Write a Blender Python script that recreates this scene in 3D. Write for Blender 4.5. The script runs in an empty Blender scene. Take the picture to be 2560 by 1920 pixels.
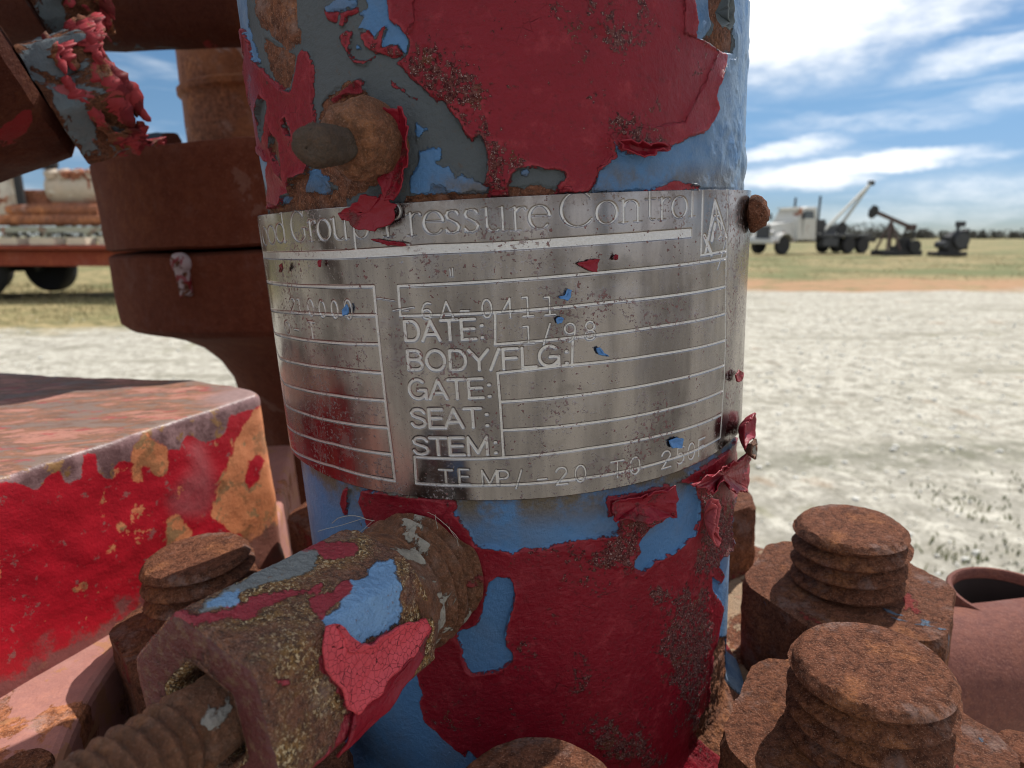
import bpy, bmesh, math, random
import numpy as np
from mathutils import Vector, Matrix, noise as mnoise

random.seed(7)
RNG = np.random.default_rng(7)
SC = bpy.context.scene
COL = SC.collection
S = 0.075                      # one equipment unit (radius of the painted neck) in metres
R_ = math.radians

# ------------------------------------------------------------------ camera, sky, sun, exposure
CAM_H = 1.1
F_PX = 1600.0                  # focal length for a 2560 px wide frame
PITCH = math.atan((960 - 590) / F_PX)
SUN_AZ, SUN_EL = 47.0, 52.0    # azimuth measured from +x towards +y
EXPOSURE = 0.30

cam_data = bpy.data.cameras.new("camera")
cam = bpy.data.objects.new("camera", cam_data)
COL.objects.link(cam)
cam.location = (0, 0, CAM_H)
cam.rotation_euler = (math.pi / 2 - PITCH, 0, 0)
cam_data.sensor_width = 36.0
cam_data.lens = F_PX / 2560 * 36
cam_data.clip_start = 0.01
cam_data.clip_end = 3000
cam_data.dof.use_dof = True
cam_data.dof.focus_distance = 0.155
cam_data.dof.aperture_fstop = 21.0
SC.camera = cam

sun_vec = Vector((math.cos(R_(SUN_EL)) * math.cos(R_(SUN_AZ)), math.cos(R_(SUN_EL)) * math.sin(R_(SUN_AZ)), math.sin(R_(SUN_EL))))
sd_ = bpy.data.lights.new("sun", 'SUN')
sd_.energy = 4.7
sd_.angle = R_(0.5)
sd_.color = (1.0, 0.95, 0.88)
sun = bpy.data.objects.new("sun", sd_)
COL.objects.link(sun)
sun.rotation_euler = (-sun_vec).to_track_quat('-Z', 'Y').to_euler()

SC.view_settings.view_transform = 'Standard'
SC.view_settings.look = 'None'
SC.view_settings.exposure = EXPOSURE
SC.view_settings.gamma = 1
SC.cycles.max_bounces = 6
SC.cycles.glossy_bounces = 4
SC.cycles.use_denoising = True
SC.cycles.filter_width = 1.0
try:
    SC.cycles.denoiser = 'OPENIMAGEDENOISE'
except Exception:
    pass
SC.cycles.sample_clamp_indirect = 4.0


class NT:
    """small helper round a node tree"""
    def __init__(s, tree):
        s.t = tree
        s.n = tree.nodes
        s.l = tree.links

    def new(s, typ, **kw):
        n = s.n.new(typ)
        for k, v in kw.items():
            setattr(n, k, v)
        return n

    def put(s, sock, v):
        if v is None:
            return
        if hasattr(v, 'is_output'):
            s.l.new(v, sock)
        else:
            if isinstance(v, (tuple, list)) and len(v) == 3 and sock.type == 'RGBA':
                v = (*v, 1)
            sock.default_value = v

    def math(s, op, a, b=None, c=None, clamp=False):
        n = s.new('ShaderNodeMath', operation=op, use_clamp=clamp)
        s.put(n.inputs[0], a)
        s.put(n.inputs[1], b)
        s.put(n.inputs[2], c)
        return n.outputs[0]

    def vmath(s, op, a, b=None):
        n = s.new('ShaderNodeVectorMath', operation=op)
        s.put(n.inputs[0], a)
        s.put(n.inputs[1], b)
        return n.outputs[1] if op in ('LENGTH', 'DOT_PRODUCT', 'DISTANCE') else n.outputs[0]

    def mix(s, f, a, b):
        n = s.new('ShaderNodeMix', data_type='RGBA')
        s.put(n.inputs[0], f)
        s.put(n.inputs[6], a)
        s.put(n.inputs[7], b)
        return n.outputs[2]

    def lerp(s, f, a, b):
        n = s.new('ShaderNodeMix', data_type='FLOAT')
        s.put(n.inputs[0], f)
        s.put(n.inputs[2], a)
        s.put(n.inputs[3], b)
        return n.outputs[0]

    def rng(s, x, a, b, c=0.0, d=1.0, smooth=True):
        n = s.new('ShaderNodeMapRange', interpolation_type='SMOOTHSTEP' if smooth else 'LINEAR')
        for i, v in enumerate((x, a, b, c, d)):
            s.put(n.inputs[i], v)
        return n.outputs[0]

    def noise(s, vec, scale, detail=4, rough=0.55, dist=0.0):
        n = s.new('ShaderNodeTexNoise')
        s.put(n.inputs['Vector'], vec)
        n.inputs['Scale'].default_value = scale
        n.inputs['Detail'].default_value = detail
        n.inputs['Roughness'].default_value = rough
        n.inputs['Distortion'].default_value = dist
        return n.outputs[0]

    def voro(s, vec, scale, feature='F1', out=0):
        n = s.new('ShaderNodeTexVoronoi', feature=feature)
        s.put(n.inputs['Vector'], vec)
        n.inputs['Scale'].default_value = scale
        return n.outputs[out]

    def coords(s, mul=(1, 1, 1), off=(0, 0, 0)):
        tc = s.new('ShaderNodeTexCoord')
        m = s.new('ShaderNodeMapping')
        s.l.new(tc.outputs['Object'], m.inputs['Vector'])
        m.inputs['Scale'].default_value = mul
        m.inputs['Location'].default_value = off
        return m.outputs[0]

    def attr(s, name):
        n = s.new('ShaderNodeAttribute', attribute_name=name)
        return n.outputs['Fac']

    def bump(s, h, strength, dist, normal=None):
        n = s.new('ShaderNodeBump')
        n.inputs['Strength'].default_value = strength
        n.inputs['Distance'].default_value = dist
        s.put(n.inputs['Height'], h)
        s.put(n.inputs['Normal'], normal)
        return n.outputs[0]


def material(name):
    m = bpy.data.materials.new(name)
    m.use_nodes = True
    nt = NT(m.node_tree)
    return m, nt, m.node_tree.nodes['Principled BSDF']


# world: physical sky with broken cloud
W = bpy.data.worlds.new("World")
SC.world = W
W.use_nodes = True
wn = NT(W.node_tree)
bg = W.node_tree.nodes['Background']
sky = wn.new('ShaderNodeTexSky', sky_type='NISHITA')
sky.sun_disc = False
sky.sun_elevation = R_(SUN_EL)
sky.sun_rotation = R_(90 - SUN_AZ)
sky.altitude = 300
sky.air_density = 1.0
sky.dust_density = 0.15
sky.ozone_density = 2.0
tc = wn.new('ShaderNodeTexCoord')
sep = wn.new('ShaderNodeSeparateXYZ')
wn.l.new(tc.outputs['Generated'], sep.inputs[0])
az = wn.math('ARCTAN2', sep.outputs[0], sep.outputs[1])
el = wn.math('ARCSINE', sep.outputs[2])
comb = wn.new('ShaderNodeCombineXYZ')
wn.put(comb.inputs[0], az)
wn.put(comb.inputs[1], wn.math('MULTIPLY', el, 2.6))
P2 = comb.outputs[0]
warp = wn.math('SUBTRACT', wn.noise(P2, 7.0, 5, 0.6), 0.5)
warp2 = wn.math('SUBTRACT', wn.noise(wn.vmath('ADD', P2, (4.3, 1.7, 0)), 9.0, 5, 0.6), 0.5)


def cloud_blob(px, py, rx, ry, tilt, dens):
    """an elliptical bank of cloud at a bearing and height; returns its density"""
    a0 = math.atan((px - 1280) / F_PX)
    e0 = math.atan((590 - py) / F_PX * math.cos(a0))
    k = math.cos(a0) ** 2 / F_PX
    dx = wn.math('ADD', wn.math('SUBTRACT', az, a0), wn.math('MULTIPLY', warp, 0.12))
    dy = wn.math('ADD', wn.math('SUBTRACT', el, e0), wn.math('MULTIPLY', warp2, 0.05))
    c, s_ = math.cos(tilt), math.sin(tilt)
    u = wn.math('ADD', wn.math('MULTIPLY', dx, c / (rx * k)), wn.math('MULTIPLY', dy, s_ / (rx * k)))
    v = wn.math('ADD', wn.math('MULTIPLY', dx, -s_ / (ry * k)), wn.math('MULTIPLY', dy, c / (ry * k)))
    d = wn.math('SQRT', wn.math('ADD', wn.math('MULTIPLY', u, u), wn.math('MULTIPLY', v, v)))
    return wn.rng(d, 0.35, 1.25, dens, 0.0)


cl = None
for b in ((1960, 70, 330, 190, 0.05, 1.0), (1840, 150, 260, 100, 0.0, 1.0), (2180, 110, 230, 70, 0.12, .62), (2440, 165, 300, 50, 0.12, .6),
          (2420, 30, 230, 40, 0.2, .6), (2140, 425, 300, 30, 0.03, .95), (1990, 455, 190, 38, 0.0, .9), (1930, 390, 160, 26, 0.1, .72),
          (2450, 480, 330, 60, 0.0, .32), (2300, 540, 500, 30, 0.0, .2), (2480, 270, 200, 40, .0, .35), (2100, 330, 300, 25, 0, .22)):
    v = cloud_blob(*b)
    cl = v if cl is None else wn.math('MAXIMUM', cl, v)
sp = wn.math('MULTIPLY', wn.math('SUBTRACT', wn.noise(P2, 26.0, 6, 0.62), 0.5), 0.9)
cl = wn.math('ADD', cl, wn.math('MULTIPLY', sp, wn.rng(cl, 0.02, 0.3)), clamp=True)
streak = wn.new('ShaderNodeCombineXYZ')
wn.put(streak.inputs[0], wn.math('MULTIPLY', az, 1.6))
wn.put(streak.inputs[1], wn.math('MULTIPLY', el, 14.0))
cir = wn.rng(wn.noise(streak.outputs[0], 2.2, 6, 0.6, 0.4), 0.46, 0.78, 0, 0.45)
# unseen sky behind the camera and overhead: cloud cover thickened to add fill light
fill_cloud = wn.rng(wn.noise(tc.outputs['Generated'], 2.6, 7, 0.6, 0.3), 0.40, 0.58, 0, 0.95)
far = wn.rng(wn.math('ABSOLUTE', az), 0.75, 1.0)
high = wn.rng(el, 0.42, 0.6)
cl = wn.math('MAXIMUM', cl, wn.math('MULTIPLY', fill_cloud, wn.math('MAXIMUM', far, high)))
cl = wn.math('MAXIMUM', cl, wn.math('MULTIPLY', cir, 0.9), clamp=True)
hsv = wn.new('ShaderNodeHueSaturation')
wn.l.new(sky.outputs[0], hsv.inputs['Color'])
hsv.inputs['Saturation'].default_value = 1.22
hsv.inputs['Value'].default_value = .62
cloud_col = wn.mix(wn.noise(P2, 12.0, 4, 0.6), (7.2, 7.5, 7.9), (9.8, 9.8, 9.7))
low_air = wn.mix(wn.rng(el, .22, .0), (1, 1, 1), (.50, .63, .95))
mulc = wn.new('ShaderNodeMix', data_type='RGBA', blend_type='MULTIPLY')
mulc.inputs[0].default_value = 1.0
wn.put(mulc.inputs[6], hsv.outputs[0])
wn.put(mulc.inputs[7], low_air)
wn.put(bg.inputs['Color'], wn.mix(cl, mulc.outputs[2], cloud_col))
bg.inputs['Strength'].default_value = 0.115

# ------------------------------------------------------------------ equipment frame
# the machine leans a little against the horizon: E turns equipment axes into world axes
FD, FY, FP, FR = 2.963, -0.003, 0.248, -0.051


def basis(y, p, r):
    f = np.array([math.sin(y) * math.cos(p), math.cos(y) * math.cos(p), -math.sin(p)])
    rt = np.array([math.cos(y), -math.sin(y), 0])
    up = np.cross(rt, f)
    return np.stack([math.cos(r) * rt + math.sin(r) * up, -math.sin(r) * rt + math.cos(r) * up, f], 1)


BE = basis(FY, FP, FR)
BW = basis(0.0, PITCH, 0.0)
E3 = BW @ BE.T
E_M = Matrix([list(map(float, r)) for r in E3])
EO = np.array([0, -FD, 0.0])
CW = np.array([0, 0, CAM_H])


def to_world(p):
    return Vector((CW + S * (E3 @ (np.array(p, float) - EO))).tolist())


def ray(px, py):
    return (px - 1280) / F_PX * BE[:, 0] - (py - 960) / F_PX * BE[:, 1] + BE[:, 2]


def at_depth(px, py, d):
    return EO + d * ray(px, py)


def on_z(px, py, z):
    d = ray(px, py)
    return EO + (z / d[2]) * d


def on_cyl(px, py, r=1.0):
    """azimuth and height where a sight line meets the cylinder; past its edge the azimuth runs on round the back"""
    extra = 0.0
    cx = 1233 + 373 / 6540 * (py - 700)
    x = px
    for _ in range(400):
        d = ray(x, py)
        a = d[0] ** 2 + d[1] ** 2
        b = 2 * (EO[1] * d[1])
        q = b * b - 4 * a * (EO[1] ** 2 - r * r)
        if q >= 0:
            break
        st = 2.0 if x < cx else -2.0
        x += st
        extra += st
    t = (-b - math.sqrt(max(q, 0))) / (2 * a)
    P = EO + t * d
    return math.atan2(P[1], P[0]) - extra / 420.0, P[2]


def ground_at(px, py):
    d = (px - 1280) / F_PX * BW[:, 0] - (py - 960) / F_PX * BW[:, 1] + BW[:, 2]
    return CW + (-CAM_H / d[2]) * d


def tag(o, label, cat, group=None):
    o['label'] = label
    o['category'] = cat
    if group:
        o['group'] = group
    return o


def mesh_data(name, V, F, mat, smooth=True, angle=None):
    me = bpy.data.meshes.new(name)
    me.from_pydata([tuple(map(float, v)) for v in V], [], F)
    me.materials.append(mat)
    if smooth:
        me.polygons.foreach_set('use_smooth', [True] * len(me.polygons))
        if angle:
            me.set_sharp_from_angle(angle=R_(angle))
    me.update()
    return me


class Thing:
    """an Empty in the equipment frame that parents the parts of one thing"""
    def __init__(s, name, label, cat, base, group=None):
        s.base = np.array(base, float)
        s.o = bpy.data.objects.new(name, None)
        s.o.empty_display_size = 0.01
        COL.objects.link(s.o)
        s.o.matrix_world = Matrix.Translation(to_world(base)) @ E_M.to_4x4()
        tag(s.o, label, cat, group)

    def part(s, name, V, F, mat, smooth=True, angle=40, parent=None, label=None):
        V = (np.asarray(V, float) - s.base) * S
        o = bpy.data.objects.new(name, mesh_data(name, V, F, mat, smooth, angle))
        COL.objects.link(o)
        o.parent = parent or s.o
        if label:
            o['label'] = label
        return o


# ------------------------------------------------------------------ mesh helpers
def frame(axis, hint=(0, 0, 1)):
    a = np.array(axis, float)
    a /= np.linalg.norm(a)
    h = np.array(hint, float)
    if abs(a @ h) > 0.95:
        h = np.array([1.0, 0, 0])
    u = np.cross(h, a)
    u /= np.linalg.norm(u)
    return u, np.cross(a, u), a


def lathe(prof, n=64, origin=(0, 0, 0), axis=(0, 0, 1), rfun=None, bump=0.0, bscale=8.0, hint=(0, 0, 1), seed=0.0):
    """revolve (r, h) pairs; rfun(theta, h, r) can change the radius; bump roughens it"""
    u, v, a = frame(axis, hint)
    o = np.array(origin, float)
    V, F = [], []
    th = np.linspace(0, 2 * math.pi, n, endpoint=False)
    for (r, h) in prof:
        for t in th:
            rr = rfun(t, h, r) if rfun else r
            p = o + rr * (math.cos(t) * u + math.sin(t) * v) + h * a
            if bump:
                q = Vector((p * bscale + seed).tolist())
                k = bump * mnoise.fractal(q, 0.9, 2.1, 4)
                d = p - o - h * a
                L = np.linalg.norm(d)
                p = p + (d / L * k if L > 1e-6 else 0) + a * k * 0.7
            V.append(p)
    m = len(prof)
    for i in range(m - 1):
        for j in range(n):
            k = (j + 1) % n
            F.append((i * n + j, i * n + k, (i + 1) * n + k, (i + 1) * n + j))
    if prof[0][0] > 1e-6:
        F.append(tuple(range(n))[::-1])
    if prof[-1][0] > 1e-6:
        F.append(tuple((m - 1) * n + j for j in range(n)))
    return V, F


def densify(prof, step):
    out = [prof[0]]
    for (a, b) in zip(prof[:-1], prof[1:]):
        k = max(1, int(math.hypot(b[0] - a[0], b[1] - a[1]) / step))
        for i in range(1, k + 1):
            t = i / k
            out.append((a[0] + (b[0] - a[0]) * t, a[1] + (b[1] - a[1]) * t))
    return out


def join(*parts):
    V, F = [], []
    for (v, f) in parts:
        k = len(V)
        V += list(v)
        F += [tuple(i + k for i in q) for q in f]
    return V, F


def box(c, s, rot=None):
    V = []
    for x in (-.5, .5):
        for y in (-.5, .5):
            for z in (-.5, .5):
                p = np.array([x * s[0], y * s[1], z * s[2]])
                if rot is not None:
                    p = rot @ p
                V.append(np.array(c) + p)
    return V, [(0, 1, 3, 2), (4, 6, 7, 5), (0, 4, 5, 1), (2, 3, 7, 6), (0, 2, 6, 4), (1, 5, 7, 3)]


def tube(a, b, r0, r1=None, n=16):
    a, b = np.array(a, float), np.array(b, float)
    L = np.linalg.norm(b - a)
    return lathe([(r0, 0), (r0 if r1 is None else r1, L)], n, a, b - a)


def prism(poly, z0, z1):
    n = len(poly)
    V = [(x, y, z0) for x, y in poly] + [(x, y, z1) for x, y in poly]
    F = [tuple(range(n))[::-1], tuple(range(n, 2 * n))]
    F += [(i, (i + 1) % n, n + (i + 1) % n, n + i) for i in range(n)]
    return V, F


def bevel_mod(o, w, seg=3):
    m = o.modifiers.new('bevel', 'BEVEL')
    m.width = w
    m.segments = seg
    m.limit_method = 'ANGLE'
    m.angle_limit = R_(30)


# ---- 2-D noise for whole arrays
_perm = RNG.random((256, 256))


def vnoise(x, y):
    xi, yi = np.floor(x).astype(int), np.floor(y).astype(int)
    fx, fy = x - xi, y - yi
    fx, fy = fx * fx * (3 - 2 * fx), fy * fy * (3 - 2 * fy)
    g = lambda i, j: _perm[i & 255, j & 255]
    a = g(xi, yi) * (1 - fx) + g(xi + 1, yi) * fx
    b = g(xi, yi + 1) * (1 - fx) + g(xi + 1, yi + 1) * fx
    return a * (1 - fy) + b * fy


def fbm(x, y, s, o=4, g=0.5):
    t, a, n = 0, 1.0, 0
    for i in range(o):
        t = t + a * vnoise(x * s + 17.3 * i, y * s - 9.1 * i)
        n += a
        a *= g
        s *= 2.03
    return t / n - 0.5


def smooth01(x):
    x = np.clip(x, 0, 1)
    return x * x * (3 - 2 * x)


class Field:
    """signed-distance pictures over a regular (u, v) grid"""
    PAD = 0.16

    def __init__(s, u, v):
        s.u, s.v = u, v
        s.U, s.V = np.meshgrid(u, v)

    def blank(s):
        return np.full(s.U.shape, -s.PAD)

    def window(s, lo, hi, pad):
        i0, i1 = np.searchsorted(s.u, (lo[0] - pad, hi[0] + pad))
        j0, j1 = np.searchsorted(s.v, (lo[1] - pad, hi[1] + pad))
        return slice(j0, j1), slice(i0, i1)

    def poly(s, A, pts, sign=1):
        P = np.array(pts)
        w = s.window(P.min(0), P.max(0), s.PAD)
        U, V = s.U[w], s.V[w]
        if U.size == 0:
            return
        d = np.full(U.shape, s.PAD)
        inside = np.zeros(U.shape, bool)
        for a, b in zip(P, np.roll(P, -1, 0)):
            e = b - a
            L = e @ e
            if L < 1e-12:
                continue
            t = np.clip(((U - a[0]) * e[0] + (V - a[1]) * e[1]) / L, 0, 1)
            d = np.minimum(d, np.hypot(U - a[0] - t * e[0], V - a[1] - t * e[1]))
            c = (a[1] > V) != (b[1] > V)
            if c.any():
                xi = a[0] + (V - a[1]) / (e[1] if abs(e[1]) > 1e-12 else 1e-12) * e[0]
                inside ^= c & (U < xi)
        sd = np.where(inside, d, -d)
        if sign > 0:
            A[w] = np.maximum(A[w], sd)
        else:
            A[w] = np.minimum(A[w], -sd)

    def stroke(s, A, a, b, wa, wb=None):
        wb = wa if wb is None else wb
        a, b = np.array(a, float), np.array(b, float)
        w = s.window(np.minimum(a, b), np.maximum(a, b), 0.05)
        U, V = s.U[w], s.V[w]
        if U.size == 0:
            return
        e = b - a
        t = np.clip(((U - a[0]) * e[0] + (V - a[1]) * e[1]) / max(e @ e, 1e-12), 0, 1)
        d = np.hypot(U - a[0] - t * e[0], V - a[1] - t * e[1])
        A[w] = np.maximum(A[w], (wa + (wb - wa) * t) - d)


def set_attr(me, name, arr):
    at = me.attributes.new(name, 'FLOAT', 'POINT')
    at.data.foreach_set('value', np.ascontiguousarray(arr, np.float32).ravel())


def grid_mesh(name, P, mat, wrap=False):
    """mesh from an (m, n, 3) array of points, built with foreach_set"""
    m, n = P.shape[:2]
    me = bpy.data.meshes.new(name)
    me.vertices.add(m * n)
    me.vertices.foreach_set('co', np.ascontiguousarray(P, np.float32).ravel())
    j, i = np.meshgrid(np.arange(n if wrap else n - 1), np.arange(m - 1))
    k = (j + 1) % n
    q = np.stack([i * n + j, i * n + k, (i + 1) * n + k, (i + 1) * n + j], -1).reshape(-1, 4)
    me.loops.add(q.size)
    me.loops.foreach_set('vertex_index', q.astype(np.int32).ravel())
    me.polygons.add(len(q))
    me.polygons.foreach_set('loop_start', np.arange(0, q.size, 4, dtype=np.int32))
    me.materials.append(mat)
    me.update(calc_edges=True)
    me.polygons.foreach_set('use_smooth', np.ones(len(q), bool))
    return me


# ------------------------------------------------------------------ materials
EQ = (1 / S,) * 3


def rust_color(n, P, k=1.0, light=0.0):
    """brown, orange and violet-grey scale in clumps, with a fine flaky grain"""
    a = n.noise(P, 3.2 * k, 6, 0.62)
    b = n.noise(P, 34 * k, 9, 0.74, 0.4)
    c = n.noise(P, 95 * k, 5, 0.72)
    g = n.noise(P, 190 * k, 4, 0.7)
    L = 1 + light
    col = n.mix(n.rng(b, .33, .66), (.045 * L, .017 * L, .010 * L), (.150 * L, .058 * L, .032 * L))
    col = n.mix(n.rng(a, .48, .66), col, n.mix(n.rng(b, .34, .66), (.080 * L, .028 * L, .013 * L), (.26 * L, .105 * L, .045 * L)))
    col = n.mix(n.math('MULTIPLY', n.rng(n.noise(P, 5.5 * k, 7, .7), .53, .68), .7), col, (.17 * L, .115 * L, .10 * L))
    col = n.mix(n.rng(c, .52, .66, 0, .75), col, (.020, .010, .009))
    col = n.mix(n.rng(g, .54, .66, 0, .65), col, (.30 * L, .165 * L, .115 * L))
    h = n.math('ADD', n.math('MULTIPLY', b, 1.1), n.math('MULTIPLY', c, -.9))
    h = n.math('ADD', h, n.math('MULTIPLY', g, .45))
    return col, h


def rust_mat(name, unit=EQ, k=1.0, light=0.0, paints=(), strength=.9, rough=.72, off=(0, 0, 0), glint=0.0, dist=None, tint=None):
    m, n, bs = material(name)
    P = n.coords(unit, off)
    col, h = rust_color(n, P, k, light)
    if tint:
        col = n.mix(tint[1], col, tint[0])
    r = rough
    for (pc, thr, sc, amt) in paints:
        q = n.noise(n.vmath('ADD', P, (sc * 3.1, sc * 1.7, -sc)), sc, 7, .62, .5)
        f = n.math('MULTIPLY', n.rng(q, thr, thr + .018), amt)
        pv = n.mix(n.noise(P, sc * 5, 4, .6), tuple(c * .8 for c in pc), tuple(c * 1.15 for c in pc))
        col = n.mix(f, col, pv)
        h = n.math('ADD', n.math('MULTIPLY', h, n.math('SUBTRACT', 1.0, n.math('MULTIPLY', f, .75))), n.math('MULTIPLY', f, .9))
        r = n.lerp(f, r, .5)
    n.put(bs.inputs['Base Color'], col)
    if glint:
        r = n.lerp(n.rng(n.noise(P, 120 * k, 2, .5), .5, .62), r, glint)
    n.put(bs.inputs['Roughness'], r)
    bs.inputs['Specular IOR Level'].default_value = .45 if glint else .10
    n.put(bs.inputs['Normal'], n.bump(h, strength, dist if dist else .035 / unit[0] / k))
    return m


RED = (.205, .006, .016)
BLUE = (.085, .225, .50)
GREY = (.050, .058, .066)
PINK = (.42, .10, .10)
M_NUT = rust_mat('nut_rust', light=.65, paints=((RED, .62, 2.6, .6), ((.07, .14, .21), .665, 3.3, .8)), strength=1.0)
M_STUD = rust_mat('stud_rust', light=.75, strength=1.0, off=(3, 1, 2), rough=.8)
M_HUB = rust_mat('hub_rust', k=.35, light=-.2, strength=.4, tint=((.112, .024, .011), .62), rough=.85, paints=(((.17, .085, .065), .60, .8, .5),))
M_FLANGE = rust_mat('flange_weathered', k=.9, light=.6, paints=(((.34, .26, .17), .50, 2.2, .7), ((.27, .15, .10), .58, 4, .6)), strength=.7, off=(1, 5, 2))
M_FIT = rust_mat('fitting_rust', light=.9, tint=((.24, .11, .035), .25), strength=1.0, glint=.28, rough=.5, off=(2, 2, 7), paints=(((.36, .36, .31), .585, 6, .75), (RED, .63, 4, .8), ((.20, .27, .33), .66, 7, .8)))
M_BOSS = rust_mat('boss_rust', light=.9, tint=((.30, .115, .02), .22), strength=1.0, k=1.1, off=(6, 2, 1), glint=.4)
M_TIP = rust_mat('tip_worn', light=.1, tint=((.095, .082, .068), .75), strength=1.0, k=1.6, off=(9, 2, 1))
M_DARK = rust_mat('overhead_rust', k=.6, light=-.3, tint=((.060, .012, .007), .65), strength=.6, off=(4, 4, 4),
                  paints=(((.05, .08, .11), .60, 1.3, .9), ((.20, .015, .02), .62, 1.8, .8)))


def paint_flake_mat(name, c, crack=False, grit=.4):
    m, n, bs = material(name)
    P = n.coords(EQ)
    col = n.mix(n.noise(P, 9, 5, .6), tuple(x * .75 for x in c), tuple(x * 1.2 for x in c))
    h = n.noise(P, 14, 5, .6)
    if crack:
        v = n.voro(n.vmath('ADD', P, n.vmath('SCALE', P, None)), 30, 'DISTANCE_TO_EDGE')
        wv = n.noise(P, 30, 3)
        e = n.rng(n.math('ADD', v, n.math('MULTIPLY', wv, .02)), .012, .04, 1, 0)
        e = n.math('MULTIPLY', e, n.rng(n.noise(P, 6, 2), .40, .55))
        col = n.mix(e, col, (.03, .004, .006))
        h = n.math('SUBTRACT', h, e)
    g = n.math('MULTIPLY', n.rng(n.noise(P, 7, 6, .65), .55, .62), grit)
    col = n.mix(g, col, (.085, .026, .024))
    h = n.math('ADD', h, n.math('MULTIPLY', g, n.noise(P, 90, 3)))
    n.put(bs.inputs['Base Color'], col)
    bs.inputs['Roughness'].default_value = .45
    bs.inputs['Specular IOR Level'].default_value = .25
    n.put(bs.inputs['Normal'], n.bump(h, .6, S * .02))
    return m


M_REDF = paint_flake_mat('red_flake', (.19, .007, .017), grit=.8)
M_PINKF = paint_flake_mat('pink_flake', (.42, .075, .085), grit=.3)
M_CRACK = paint_flake_mat('cracked_red_flake', (.50, .055, .07), crack=True, grit=.0)
M_BLUEF = paint_flake_mat('blue_flake', (.075, .185, .40), grit=.1)
M_GREYF = paint_flake_mat('grey_flake', (.10, .115, .12), grit=.2)


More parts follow.
